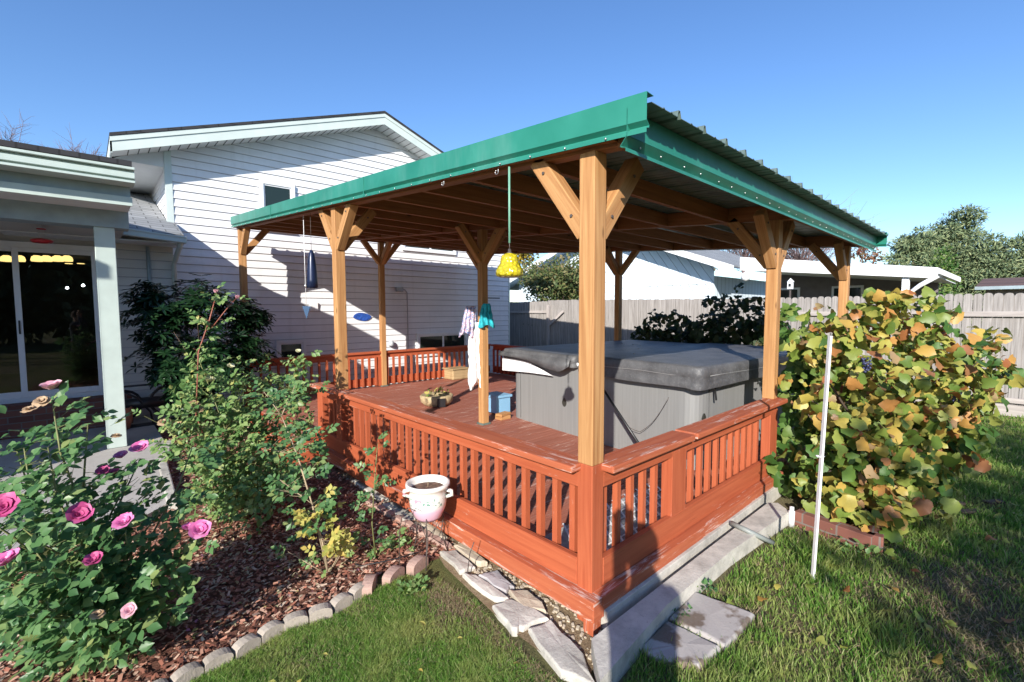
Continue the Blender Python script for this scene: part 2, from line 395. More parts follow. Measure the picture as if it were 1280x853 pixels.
        o = bpy.data.objects.new(name, me); COL.objects.link(o)
        if parent: o.parent = parent; o.matrix_parent_inverse = parent.matrix_world.inverted() if False else Matrix.Translation(-Vector(parent.location)) if parent.type == 'EMPTY' else Matrix()
        if bevel:
            mo = o.modifiers.new('bevel', 'BEVEL'); mo.width = bevel; mo.segments = 2; mo.limit_method = 'ANGLE'
        return o
def tag(o, label=None, cat=None, group=None, kind=None):
    if label: o['label'] = label
    if cat: o['category'] = cat
    if group: o['group'] = group
    if kind: o['kind'] = kind
    return o
def thing(name, label, cat, loc=(0, 0, 0), group=None):
    o = bpy.data.objects.new(name, None); COL.objects.link(o); o.location = loc; o.empty_display_size = .1
    return tag(o, label, cat, group)
def struct(o): o['kind'] = 'structure'; return o
def npmesh(name, V, F, mat, parent=None, smooth=False, mi=None):
    """V (n,3), F (m,k) arrays"""
    me = bpy.data.meshes.new(name); n, k = F.shape
    me.vertices.add(len(V)); me.vertices.foreach_set('co', V.astype(np.float32).ravel())
    me.loops.add(n*k); me.loops.foreach_set('vertex_index', F.astype(np.int32).ravel())
    me.polygons.add(n); me.polygons.foreach_set('loop_start', np.arange(0, n*k, k, dtype=np.int32))
    me.polygons.foreach_set('loop_total', np.full(n, k, dtype=np.int32))
    if smooth: me.polygons.foreach_set('use_smooth', np.ones(n, dtype=bool))
    for m in (mat if isinstance(mat, (list, tuple)) else [mat]): me.materials.append(m)
    if mi is not None: me.polygons.foreach_set('material_index', mi.astype(np.int32))
    me.update(calc_edges=True); me.validate()
    o = bpy.data.objects.new(name, me); COL.objects.link(o)
    if parent:
        o.parent = parent
        if parent.type == 'EMPTY': o.matrix_parent_inverse = Matrix.Translation(-Vector(parent.location))
    return o
# leaf templates: (verts (k,3) in leaf plane: x across, y along, z lift; tris)
def tpl_oval(w=.5, fold=.12, curl=.1):
    V = np.array([(0, 0, 0), (-w*.8/2, .28, fold*.8), (-w/2, .55, fold), (-w*.35/2, .85, fold*.5-curl*.5), (0, 1, -curl),
                  (w*.35/2, .85, fold*.5-curl*.5), (w/2, .55, fold), (w*.8/2, .28, fold*.8), (0, .55, 0)])
    F = np.array([(0, 8, 1), (1, 8, 2), (2, 8, 3), (3, 8, 4), (4, 8, 5), (5, 8, 6), (6, 8, 7), (7, 8, 0)]); return V, F
def tpl_long(w=.26):
    V = np.array([(0, 0, 0), (-w/2, .4, .03), (-w*.4, .8, -.02), (0, 1, -.12), (w*.4, .8, -.02), (w/2, .4, .03), (0, .5, -.02)])
    F = np.array([(0, 6, 1), (1, 6, 2), (2, 6, 3), (3, 6, 4), (4, 6, 5), (5, 6, 0)]); return V, F
def tpl_grape():
    pts = [(0, .02), (-.2, -.10), (-.40, -.02), (-.50, .24), (-.42, .38), (-.44, .60), (-.27, .76), (0, .98), (.27, .76), (.44, .60), (.42, .38), (.50, .24), (.40, -.02), (.2, -.10)]
    V = [(x, y, .16*math.sin(4*x+3*y)-.35*(x*x)-.28*y*y+.3*abs(x)) for x, y in pts]+[(0, .30, .04)]
    k = len(pts); F = [(i, (i+1) % k, k) for i in range(k)]; return np.array(V), np.array(F)
def tpl_dia():
    return np.array([(0, 0, 0), (-.3, .45, .06), (0, 1, 0), (.3, .45, .06)]), np.array([(0, 1, 2), (0, 2, 3)])
TO, TL, TG, TD = tpl_oval(), tpl_long(), tpl_grape(), tpl_dia()
TR = tpl_oval(.66, .08, .06)
def leaves(P, D, N, S, tpl, jit=0.0):
    """P base points, D growth dirs, N normals (approx), S sizes -> V,F"""
    P = np.asarray(P, float); D = np.asarray(D, float); N = np.asarray(N, float); S = np.asarray(S, float)
    D = D/np.linalg.norm(D, axis=1, keepdims=True)
    X = np.cross(D, N); X /= (np.linalg.norm(X, axis=1, keepdims=True)+1e-9); N = np.cross(X, D)
    T, F = tpl
    V = P[:, None]+(X[:, None]*T[None, :, 0:1]+D[:, None]*T[None, :, 1:2]+N[:, None]*T[None, :, 2:3])*S[:, None, None]
    k = len(T); FF = F[None]+(np.arange(len(P))*k)[:, None, None]
    return V.reshape(-1, 3), FF.reshape(-1, 3)
def rvec(n): 
    v = rng.normal(size=(n, 3)); return v/np.linalg.norm(v, axis=1, keepdims=True)
def leafcloud(name, blobs, dens, size, tpl, mat, parent=None, up=.5, shell=.55, outw=.5, droop=0, zmin=0.02, clump=0, sunb=.6):
    """blobs: (centre, (rx,ry,rz)); leaves spread in the volume, thicker towards the outside, with clumped gaps"""
    PP = []; DD = []; NN = []
    for c, r in blobs:
        r = np.array(r if hasattr(r, '__len__') else (r, r, r), float)
        n = max(8, int(dens*(r[0]*r[1]*r[2])**(2/3)))
        u = rvec(n); rad = (shell+(1-shell)*rng.random(n)**.7)
        if clump:
            cc = rvec(max(4, clump)); w = 1+.30*((u@cc.T).max(axis=1)-.75)/.25*.6
            rad = rad*np.clip(w, .5, 1.25)
        p = np.array(c)+u*rad[:, None]*r
        PP.append(p); d = rvec(n)*.8+u*outw; d[:, 2] -= droop; DD.append(d)
        nn = rvec(n)*.6+u*.5-np.array(SUN)*sunb; nn[:, 2] += up; NN.append(nn)
    P = np.concatenate(PP); D = np.concatenate(DD); N = np.concatenate(NN)
    k = P[:, 2] > zmin; P, D, N = P[k], D[k], N[k]
    S = size*(.4+1.0*rng.random(len(P)))
    V, F = leaves(P, D, N, S, tpl)
    return npmesh(name, V, F, mat, parent)

# ------------------------------------------------------------------ ground
def sheet(name, pts, z, mat):
    m = MB(); m.poly([(x, y, z) for x, y in pts], 0, [(x, y) for x, y in pts]); return struct(m.build(name, mat, fixn=False))
sheet('lawn', [(-150, -150), (300, -150), (300, 300), (-150, 300)], 0, M['ground'])
bed = [(-1.50, .92), (-1.32, .93), (-1.14, .97), (-.93, .94), (-.74, .98), (-.56, 1.06), (-.28, .98), (-.10, .95), (-.02, 1.2), (-.02, 6.9), (-.8, 6.9), (-1.15, 6.6), (-1.15, 5.0), (-1.31, 4.1), (-1.36, 2.9), (-1.9, 2.62), (-2.6, 2.6), (-2.6, .9)]
sheet('mulch_bed', bed, .008, M['soil'])
slab = MB(); slab.prism([(-6, 2.75, .03), (-1.55, 2.75, .03), (-1.36, 2.95, .03), (-1.30, 4.1, .03), (-1.16, 5.0, .03), (-1.16, 6.7, .03), (-6, 6.9, .03)], (0, 0, .035))
struct(slab.build('patio_path', M['patio'], bevel=.008))
e = MB(); e.bar((-1.33, 2.9, .04), (-1.27, 4.1, .04), .07, .09); e.bar((-1.27, 4.1, .04), (-1.13, 5.0, .04), .07, .09)
tag(e.build('concrete_edging', M['concrete'], bevel=.01), 'narrow pale concrete edging strip between the patio and the mulch', 'edging')
sheet('gravel_strip', [(-.34, -.24), (-.02, -.14), (0, .3), (.0, 3.0), (-.08, 3.0), (-.12, 2.1), (-.16, 1.2), (-.26, .86), (-.34, .2)], .012, M['sand'])

def rubble(name, pts, z0, h, mat, label, cat, group=None, wb=.012):
    """irregular flat stone from an outline"""
    m = MB(); c = sum((Vector((x, y, 0)) for x, y in pts), Vector())/len(pts)
    P = []
    for i in range(len(pts)):
        a = Vector((*pts[i], 0)); b = Vector((*pts[(i+1) % len(pts)], 0))
        for t in (0, .33, .66):
            q = a.lerp(b, t); q += Vector((random.uniform(-1, 1), random.uniform(-1, 1), 0))*wb; P.append(q)
    n = len(P); b0 = len(m.v)
    m.v += [Vector((p.x, p.y, z0)) for p in P]+[Vector((p.x, p.y, z0+h*.75+random.uniform(-.004, .004))) for p in P]+[c+(p-c)*.93+Vector((0, 0, z0+h+random.uniform(-.004, .004))) for p in P]+[c+Vector((0, 0, z0+h+.002))]
    for l in (0, 1):
        for i in range(n):
            j = (i+1) % n; m.f.append((b0+l*n+i, b0+l*n+j, b0+(l+1)*n+j, b0+(l+1)*n+i)); m.mi.append(0); m.sm.append(False); m.uv += [(0, 0), (1, 0), (1, 1), (0, 1)]
    for i in range(n):
        m.f.append((b0+2*n+i, b0+2*n+(i+1) % n, b0+3*n)); m.mi.append(0); m.sm.append(False); m.uv += [(0, 0)]*3
    return tag(m.build(name, mat, bevel=.006), label, cat, group)
# left kerb: broken concrete blocks
kerb = [([(-.33, -.30), (-.22, -.14), (-.17, .10), (-.30, .14), (-.37, -.15)], 'cracked concrete kerb block at the front corner, with a rust-red stick on it'),
        ([(-.17, .11), (-.19, .34), (-.30, .38), (-.345, .17), (-.30, .15)], 'white concrete kerb block next to the corner block'),
        ([(-.20, .36), (-.19, .66), (-.25, .72), (-.27, .40)], 'thin broken concrete kerb strip beside the sandy gravel'),
        ([(-.16, .70), (-.12, .96), (-.22, 1.0), (-.24, .74)], 'pale kerb block right beneath the plant stand'),
        ([(-.06, 1.5), (-.03, 1.85), (-.13, 1.9), (-.15, 1.52)], 'broken kerb block among the rose shadows'),
        ([(-.04, 1.95), (.02, 2.5), (-.09, 2.55), (-.12, 2.0)], 'long kerb block nearest the rose bush')]
for pts, lab in kerb: rubble('kerb_block', pts, .0, .038, M['concrete'], lab, 'kerb block', 'broken kerb along the deck')
for pts, mt, lab in [([(-.135, .16), (-.085, .34), (-.17, .40), (-.20, .22)], M['flag'], 'tan triangular flagstone under the deck skirt'),
                 ([(-.11, .42), (-.09, .60), (-.19, .64), (-.19, .42)], M['graystone'], 'bluish grey flagstone between tan stones'),
                 ([(-.06, .70), (-.05, .98), (-.10, 1.0), (-.11, .74)], M['flag'], 'cream flagstone behind the plant stand legs'),
                 ([(-.07, 1.1), (-.03, 1.38), (-.10, 1.4), (-.12, 1.15)], M['flag'], 'cream flagstone left of the plant stand')]:
    rubble('flagstone', pts, .012, .03, mt, lab, 'flagstone', 'flagstones along the deck')
# small rubble bits
V = []; 
m = MB()
for i in range(1500):
    x = random.uniform(-.33, -.01); y = random.uniform(-.2, 2.8)
    if x < -.10-.18*max(0, 1-y/1.4): continue
    s = random.uniform(.003, .010); c = Vector((x, y, .014+s*.3)); a = random.random()*3
    m.quadbox(c, Vector((math.cos(a), math.sin(a), .2))*s, Vector((-math.sin(a), math.cos(a), 0))*s*.7, Vector((0, 0, s*.5)), 0)
tag(m.build('gravel', M['flag'], fixn=False), 'loose tan gravel between the deck skirt and the kerb', 'gravel', kind='stuff')
# right kerb
k = MB(); k.prism([(-.36, -.33, 0), (.25, -.27, 0), (1.0, -.27, 0), (1.60, -.31, 0), (1.85, -.33, 0), (1.95, -.22, 0), (1.9, -.17, 0), (.8, -.165, 0), (-.20, -.165, 0)], (0, 0, .095))
tag(k.build('concrete_kerb', M['concrete'], bevel=.012), 'long pale concrete kerb running under the right deck skirt', 'kerb')
k = MB(); k.box((-.02, -.12, 0), (2.5, -.075, .11)); tag(k.build('footing', M['concrete'], bevel=.004), 'thin pale footing strip between kerb and right deck skirt', 'footing')
rubble('paver', [(.555, -.262), (.60, -.55), (.27, -.545), (.26, -.275)], 0, .035, M['paver'], 'stained square paver in the grass, farther from the camera', 'paver', 'pavers in the lawn', .003)
rubble('paver', [(.245, -.28), (.255, -.53), (.07, -.52), (-.03, -.345), (.0, -.29)], 0, .033, M['paver'], 'stained square paver half in the photographer shadow, nearer the corner', 'paver', 'pavers in the lawn', .003)

# scalloped edging
def edger(p, ang, mat, lab, grp, w=.105, h=.062, d=.05):
    m = MB(); n = 8; pts = [(-w/2, 0), (w/2, 0), (w/2, h*.62)]
    pts += [(w/2*math.cos(t), h*.62+h*.38*math.sin(t)) for t in [math.pi*i/n for i in range(1, n)]]+[(-w/2, h*.62)]
    ca, sa = math.cos(ang), math.sin(ang)
    P = [Vector((p[0]+x*ca+sa*d/2, p[1]+x*sa-ca*d/2, z)) for x, z in pts]
    m.prism(P, (-sa*d, ca*d, 0))
    return tag(m.build('edging_stone', mat, bevel=.006), lab, 'edging stone', grp)
ep = [(240, 850), (300, 820), (350, 790), (410, 770), (450, 745)]
E_ = [on(x, y, 2, 0) for x, y in ep]
def resample(P, step):
    out = []; L = 0; nxt = step/2
    for a, b in zip(P, P[1:]):
        l = (b-a).length
        while nxt <= L+l:
            q = a.lerp(b, (nxt-L)/l); out.append((q, math.atan2(b.y-a.y, b.x-a.x))); nxt += step
        L += l
    return out
E2 = [on(170, 888, 2, 0)]+E_
words = ['first', 'second', 'third', 'fourth', 'fifth', 'sixth', 'seventh', 'eighth', 'ninth', 'tenth', 'eleventh', 'twelfth', 'thirteenth', 'fourteenth']
row = resample(E2, .112)
for i, (q, a) in enumerate(row[::-1]):
    edger((q.x, q.y), a+random.uniform(-.07, .07), M['edging'], f'grey scalloped edging stone, {words[min(i,13)]} from the tilted round stone', 'grey edging stones along the lawn')
for i, (x, y, a, lab) in enumerate([(462, 738, .9, 'tilted pinkish scalloped stone lying at the end of the grey row'), (492, 726, .45, 'large reddish scalloped stone behind the small weed'), (522, 712, .35, 'reddish scalloped stone right beside the plant stand')]):
    q = on(x, y, 2, 0); edger((q.x, q.y), a, M['rededging'], lab, 'reddish edging stones', .135, .07, .055)
for i in range(9):
    t = i/8; q = on(468+t*92, 632+t*52, 2, 0); q2 = on(470+t*92, 634+t*52, 2, 0)
    edger((q.x-.03, q.y), math.radians(100), M['rededging'], f'small red scalloped stone, {words[i]} from the far end of the row by the deck', 'small red edging stones by the deck', .10, .045, .04)

# ------------------------------------------------------------------ scatter: mulch, petals, grass
def inpoly(x, y, poly):
    r = np.zeros(len(x), bool); n = len(poly)
    for i in range(n):
        x1, y1 = poly[i]; x2, y2 = poly[(i+1) % n]
        c = ((y1 > y) != (y2 > y)) & (x < (x2-x1)*(y-y1)/(y2-y1+1e-12)+x1); r ^= c
    return r
def scatter(poly, n):
    P = np.array(poly); lo = P.min(0); hi = P.max(0)
    x = rng.uniform(lo[0], hi[0], n); y = rng.uniform(lo[1], hi[1], n); k = inpoly(x, y, poly); return x[k], y[k]
def visible(x, y, zc=0, m=40):
    d = np.stack([x-CX, y-CY, np.full_like(x, zc-CZ)], 1); z = d@np.array(FW); u = d@np.array(RT)/z*FPX+640; v = 426.5-d@np.array(UP)/z*FPX
    return (z > .1) & (u > -m-60) & (u < 1280+m+60) & (v < 853+2*m+60) & (v > 300), z
x, y = scatter(bed, 60000); vis, z = visible(x, y); keep = vis & (rng.random(len(x)) < np.clip(3.0/z, 0, 1)); x, y = x[keep], y[keep]; n = len(x)
T = (np.array([(-.5, -.18, 0), (.5, -.12, .04), (.42, .16, .1), (-.45, .2, .06)]), np.array([(0, 1, 2), (0, 2, 3)]))
D = rvec(n); D[:, 2] *= .25; N = rvec(n)*.35; N[:, 2] += 1
V, F = leaves(np.stack([x, y, .012+rng.random(n)*.018], 1), D, N, .014+.032*rng.random(n)**2.2, T)
tag(npmesh('bark_mulch', V, F, M['mulch']), 'reddish brown bark chips covering the flower bed', 'mulch', kind='stuff')
x, y = scatter([(-1.5, 1.1), (-.9, 1.05), (-.5, 1.2), (-.6, 2.2), (-1.3, 2.3)], 700); n = len(x)
D = rvec(n); D[:, 2] *= .2; N = rvec(n)*.4; N[:, 2] += 1
V, F = leaves(np.stack([x, y, np.full(n, .03)], 1), D, N, .012+.026*rng.random(n)**1.5, TO)
tag(npmesh('fallen_leaves', V, F, leafmat('fallen_leaf', [(0, (.5, .42, .22)), (.5, (.55, .45, .35)), (.8, (.35, .32, .1)), (1, (.6, .2, .4))], .7, .2)), 'curled yellow leaves and pink petals lying on the mulch', 'leaves', kind='stuff')

def grassmesh(name, x, y, h, w, mat, label, lean=.45):
    n = len(x); a = rng.uniform(0, 2*np.pi, n); l = rng.random(n)*lean+.1; b = rng.uniform(0, 2*np.pi, n)
    ax = np.stack([np.cos(a), np.sin(a), np.zeros(n)], 1)*w[:, None]; ln = np.stack([np.cos(b)*l, np.sin(b)*l, np.ones(n)], 1)*h[:, None]
    P = np.stack([x, y, np.zeros(n)], 1)
    V = np.stack([P-ax, P+ax, P+ln*.55+ax*.7, P+ln*.55-ax*.7, P+ln*np.array([1.5, 1.5, .95])], 1).reshape(-1, 3)
    i = np.arange(n)*5; F = np.concatenate([np.stack([i, i+1, i+2], 1), np.stack([i, i+2, i+3], 1), np.stack([i+3, i+2, i+4], 1)])
    return tag(npmesh(name, V, F, mat), label, 'grass', kind='stuff')
# left lawn
lawnL = [(-1.50, .86), (-1.32, .87), (-1.14, .91), (-.93, .87), (-.72, .92), (-.5, .93), (-.35, .80), (-.33, .45), (-.39, .15), (-.40, -.15), (-.42, -.36), (-.9, -.6), (-1.9, .0), (-2.3, .5), (-1.9, .8)]
x, y = scatter(lawnL, 330000)
bare = (np.exp(-(((x+.42)/.16)**2+((y-.55)/.38)**2)) + .7*np.exp(-(((x+.40)/.10)**2+((y+.05)/.3)**2)))
nz = .5+.5*np.sin(x*9+1.3*np.sin(y*7))*np.sin(y*8+1.1*np.sin(x*6))
k = (rng.random(len(x)) > bare*.97) & (rng.random(len(x)) < .55+.45*nz); xs, ys, nzs = x[k], y[k], nz[k]
grassmesh('grass', xs, ys, (.013+.024*rng.random(len(xs)))*(.7+.6*nzs), .0010+.0012*rng.random(len(xs)), M['grass'], 'sunlit short green lawn in front of the flower bed', .8)
k = rng.random(len(x)) < .13+.22*bare; xs, ys = x[k], y[k]
grassmesh('dry_grass', xs, ys, .008+.016*rng.random(len(xs)), .0012+.0015*rng.random(len(xs)), M['drygrass'], 'dry brown grass and weeds between the lawn and the kerb', 1.6)
# right lawn
lawnR = [(-.34, -.36), (.0, -.30), (.25, -.29), (1.6, -.34), (1.9, -.36), (2.1, -.62), (3.2, -.5), (5, -.2), (7.8, 1.5), (7.8, -3), (3, -3), (.2, -1.6), (-.6, -.8)]
x, y = scatter(lawnR, 1500000); vis, z = visible(x, y); dens = np.clip((1.5/z)**1.7, 0, 1)*.85
k = vis & (rng.random(len(x)) < dens); x, y, z = x[k], y[k], z[k]
nz = .5+.5*np.sin(x*5+1.7*np.sin(y*6))*np.sin(y*7+1.3*np.sin(x*4))
bare = np.exp(-(((x-1.35)/.85)**2+((y+1.27)/.32)**2))*1.05+np.exp(-(((x-2.0)/.28)**2+((y+.5)/.17)**2))*1.1+.9*np.exp(-(((x-.62)/.10)**2+((y+.52)/.12)**2))
inpav = inpoly(x, y, [(.555, -.262), (.60, -.55), (.27, -.545), (.26, -.275)]) | inpoly(x, y, [(.245, -.28), (.255, -.53), (.07, -.52), (-.03, -.345), (.0, -.29)])
k = (rng.random(len(x)) > bare*.93) & (~inpav | (rng.random(len(x)) < .01)) & (rng.random(len(x)) < .5+.5*nz); xs, ys, zs, nzs = x[k], y[k], z[k], nz[k]
s = np.clip(zs/1.6, 1, 2.6)
grassmesh('grass', xs, ys, (.016+.040*rng.random(len(xs))**1.6)*(.5+.9*nzs)*np.clip(s, 1, 1.3), (.0012+.0013*rng.random(len(xs)))*s, M['grass'], 'longer green lawn right of the deck, partly shaded')
k = (~inpav) & (rng.random(len(x)) < .09+.30*bare); xs, ys, zs = x[k], y[k], z[k]
grassmesh('dry_grass', xs, ys, .010+.02*rng.random(len(xs)), (.0013+.0016*rng.random(len(xs)))*np.clip(zs/1.6, 1, 2.4), M['drygrass'], 'dry brown patches in the lawn right of the deck', 1.6)
x, y = scatter([(.4, -.4), (1.8, -.5), (4.5, -1.2), (7, -.6), (7, -2.5), (2.5, -1.7), (.8, -1.4)], 260); n = len(x)
D = rvec(n); D[:, 2] *= .3; N = rvec(n)*.5; N[:, 2] += 1
V, F = leaves(np.stack([x, y, .03+.02*rng.random(n)], 1), D, N, .025+.035*rng.random(n), TG)
tag(npmesh('fallen_leaves', V, F, M['vine']), 'scattered yellow and brown leaves fallen on the right lawn', 'leaves', kind='stuff')
x, y = scatter([(-1.2, .8), (-.4, .8), (-.4, -.2), (-.9, -.3), (-1.5, .3)], 14); n = len(x)
D = rvec(n); D[:, 2] *= .3; N = rvec(n)*.5; N[:, 2] += 1
V, F = leaves(np.stack([x, y, .025+.01*rng.random(n)], 1), D, N, .02+.02*rng.random(n), TO)
tag(npmesh('fallen_leaves', V, F, M['yellowleaf']), 'a few yellow leaves fallen on the front lawn', 'leaves', kind='stuff')
# clover / weeds
def weed(p, n, r, label, mat=None, size=.03):
    u = rng.random(n)**.5*r; a = rng.uniform(0, 6.28, n)
    P = np.stack([p[0]+u*np.cos(a), p[1]+u*np.sin(a), .012+rng.random(n)*.045], 1)
    D = rvec(n); D[:, 2] = np.abs(D[:, 2])*.5+.15; N = rvec(n)*.4; N[:, 2] += 1
    V, F = leaves(P, D, N, size*(.6+.7*rng.random(n)), TR)
    return tag(npmesh('weed', V, F, mat or M['rose2']), label, 'weed')
q = on(515, 742, 2, 0); weed(q, 90, .075, 'light green leafy weed in front of the reddish edging stones')
q = on(880, 742, 2, 0); weed(q, 40, .06, 'clover growing at the far edge of the stained pavers', M['rose'])
q = on(850, 772, 2, 0); weed(q, 26, .07, 'small clover between the two stained pavers', M['rose'], .02)
q = on(1075, 690, 2, 0); weed(q, 50, .12, 'pale green weed by the brick border of the vine', M['rose2'], .04)

# ------------------------------------------------------------------ deck
DZ = .15
deck = thing('deck', 'low red-stained wooden deck under the gazebo', 'deck')
m = MB(); y0 = .0
while y0 < 6.5:
    xx = -.02
    segs = [(-.02, 2.6), (2.606, 4.8)] if int(y0*100) % 3 else [(-.02, 3.4), (3.406, 4.8)]
    for a, b in segs: m.box((a, y0, DZ-.03), (b, min(y0+.132, 6.52), DZ+random.uniform(0, .0015)))
    y0 += .139
m.build('deck_boards', M['deckboards'], deck)
m = MB(); m.box((0.0, .02, .01), (4.78, 6.5, DZ-.034)); m.build('joist_frame', M['darkred'], deck)
m = MB()
m.bar((-.065, -.10, .127), (-.065, 3.30, .127), .07, .10); m.build('skirt_board', M['redworn'], deck, bevel=.005)
m = MB(); m.bar((-.030, -.065, .127), (2.46, -.065, .127), .07, .10); m.build('skirt_board', M['redworn'], deck, bevel=.005)
m = MB(); m.box((-.095, -.095, 0), (-.035, -.035, .075)); m.build('corner_block', M['redworn'], deck, bevel=.004)
for xx in (.75, 1.6, 2.35):
    m = MB(); m.box((xx, -.072, 0), (xx+.07, -.04, .076)); m.build('support', M['darkred'], deck)
# entry step
st = thing('entry_step', 'red wooden box step at the left side of the deck', 'step')
m = MB(); m.box((-.42, 3.35, .25), (-.04, 4.6, .285)); m.build('tread', M['redworn'], st, bevel=.004)
m = MB(); m.box((-.40, 3.37, .02), (-.06, 4.58, .249)); m.build('riser', M['redwood'], st, bevel=.003)

def railing(name, label, p0, p1, out, caps, wide=[], cap_w=.15, dark=False, bal=.034, sp=.116, mat='redwood', worn='redworn', grp=None, jump=None, z0=0):
    """p0,p1 ends on the post line; out = outward normal"""
    t = thing(name, label, 'railing', (p0[0], p0[1], 0), 'deck railings')
    p0 = Vector((*p0, 0)); p1 = Vector((*p1, 0)); d = (p1-p0); L = d.length; d.normalize(); o = Vector((*out, 0))
    Z = lambda v: Vector((0, 0, v))
    for a, b in caps:
        m = MB(); m.bar(p0+d*a+o*.038+Z(.772), p0+d*b+o*.038+Z(.772), cap_w, .036); m.build('cap_rail', M[worn], t, bevel=.007)
    m = MB(); m.bar(p0+o*.025+Z(.711), p1+o*.025+Z(.711), .038, .082); m.build('top_rail', M[mat], t, bevel=.003)
    m = MB(); m.bar(p0+o*.030+Z(.249), p1+o*.030+Z(.249), .034, .138); m.build('bottom_rail', M[mat], t, bevel=.003)
    s = sp*.6; bm_ = None
    while s < L-.03:
        if any(a-.04 < s < b+.04 for a, b in wide): s += .02; continue
        q = p0+d*s
        if bm_ is None:
            m = MB(); m.bar(Z(.18), Z(.70), bal, bal, up=d)
            ob = m.build('baluster', M[mat]); bm_ = ob
        else: ob = bm_.copy(); COL.objects.link(ob)
        ob.parent = t; ob.location = (q-Vector(t.location))+o*-.016
        ob.rotation_euler = (0, 0, random.uniform(-.03, .03)); s += sp
    for a, b in wide:
        m = MB(); q = p0+d*(a+b)/2; m.bar(q+Z(.165)+o*.01, q+Z(.70)+o*.01, .07, b-a, up=d); m.build('newel_board', M[mat], t, bevel=.003)
    return t
railing('deck_railing', 'front-left red railing with worn cap, running from the near corner post', (0, .045), (0, 3.45), (-1, 0), [(-.02, 2.78), (2.80, 3.42)], wide=[(2.80, 2.93), (3.27, 3.40)])
railing('deck_railing', 'front-right red railing with two cap boards, beside the hot tub', (.045, 0), (2.42, 0), (0, -1), [(-.02, .80), (.83, 2.42)], wide=[(.66, .83), (2.24, 2.40)], sp=.122, bal=.031)
railing('deck_railing', 'far red railing close to the white house wall', (-.02, 6.42), (4.75, 6.42), (0, 1), [(0, 4.77)], wide=[(2.12, 2.26)], sp=.125, worn='redwood')
railing('deck_railing', 'far right red railing behind the hot tub, before the fence', (4.72, 3.3), (4.72, 6.3), (1, 0), [(0, 3.02)], sp=.125, worn='darkred', mat='darkred')

m = MB()
for i in range(15):
    a = Vector((.10+i*.075, .10, DZ+.012)); m.bar(a, a+Vector((.30, .42, .02)), .012, .003)
for i in range(6): m.bar((.12+i*.05, .12+i*.07, DZ+.017), (1.2+i*.05, .12+i*.07, DZ+.017), .008, .003)
m.box((.08, .09, DZ+.003), (1.35, .52, DZ+.009), 1)
tag(m.build('mesh_sheet', [M['whitepl'], plain('grey_fabric', (.36, .35, .34), .9, var=.3, scale=30)]), 'pale wire mesh sheet lying on the deck behind the corner railing', 'mesh sheet')

# ------------------------------------------------------------------ gazebo
gz = thing('gazebo', 'open cedar gazebo with green metal roof trim over the deck', 'gazebo')
W = .089; SL = .078
zb = lambda y: 2.235+SL*y      # underside of edge beams
posts = {(0, 0): 1, (0, 2.92): 1, (0, 6.42): 1, (2.38, 0): 1, (4.66, 0): 1, (1.735, 2.95): 1, (2.2, 6.40): 1, (4.5, 6.40): 1, (4.68, 3.07): 1}
def post(x, y, red):
    z1 = zb(y)
    zr = .79 if red else DZ
    if red:
        m = MB(); m.box((x-W/2, y-W/2, 0 if (x == 0 and y == 0) else .05), (x+W/2, y+W/2, zr)); m.build('post_base', M['redwood'], gz, bevel=.004)
    m = MB(); m.box((x-W/2, y-W/2, zr+(.0 if red else .0)), (x+W/2, y+W/2, z1)); m.build('post', M['cedar'], gz, bevel=.005)
    if not red:
        m = MB(); m.box((x-.06, y-.06, DZ+.002), (x+.06, y+.06, DZ+.022)); m.build('post_shoe', M['galv'], gz)
def brace(x, y, dx, dy, run=.34, w=.085):
    a = Vector((x+dx*W*.3, y+dy*W*.3, zb(y)-run-.02)); b = Vector((x+dx*run, y+dy*run, zb(y+dy*run)+.02))
    m = MB(); m.bar(a, b, .075, .085); br_ = m.build('brace', M['cedar'], gz, bevel=.004); m = MB(); sd_ = Vector((dy, -dx, 0)) if (dy, -dx) != (0, 0) else Vector((1, 0, 0))
    for t_ in (.22, .80):
        for sg in (-1, 1): p_ = a.lerp(b, t_)+sd_*.038*sg; m.tube([p_, p_+sd_*.006*sg], .008, 6)
    bb_ = m.build('bolts', M['iron'], br_)
    bb_.matrix_parent_inverse = Matrix()
for (x, y) in posts:
    post(x, y, x == 0 or y == 0)
    if x < 4.4: brace(x, y, 1, 0)
    if x > .1: brace(x, y, -1, 0)
    if y < 6: brace(x, y, 0, 1)
    if y > .1: brace(x, y, 0, -1)
# beams along Y
for x, n in ((0, 1), (1.735, 0), (2.38, 1), (4.67, 1)):
    if x == 1.735: ya, yb = 2.5, 6.5
    else: ya, yb = -.20, 6.55
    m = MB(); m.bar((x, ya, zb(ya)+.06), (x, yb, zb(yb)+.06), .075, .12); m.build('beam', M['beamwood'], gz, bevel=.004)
y = -.16; i = 0
while y < 6.55:
    for a, b in ((-.035, 2.36), (2.30, 4.74)):
        off = .021 if a > 0 else -.021
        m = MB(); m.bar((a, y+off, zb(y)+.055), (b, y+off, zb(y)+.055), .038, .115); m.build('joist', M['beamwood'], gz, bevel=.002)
    y += .56; i += 1
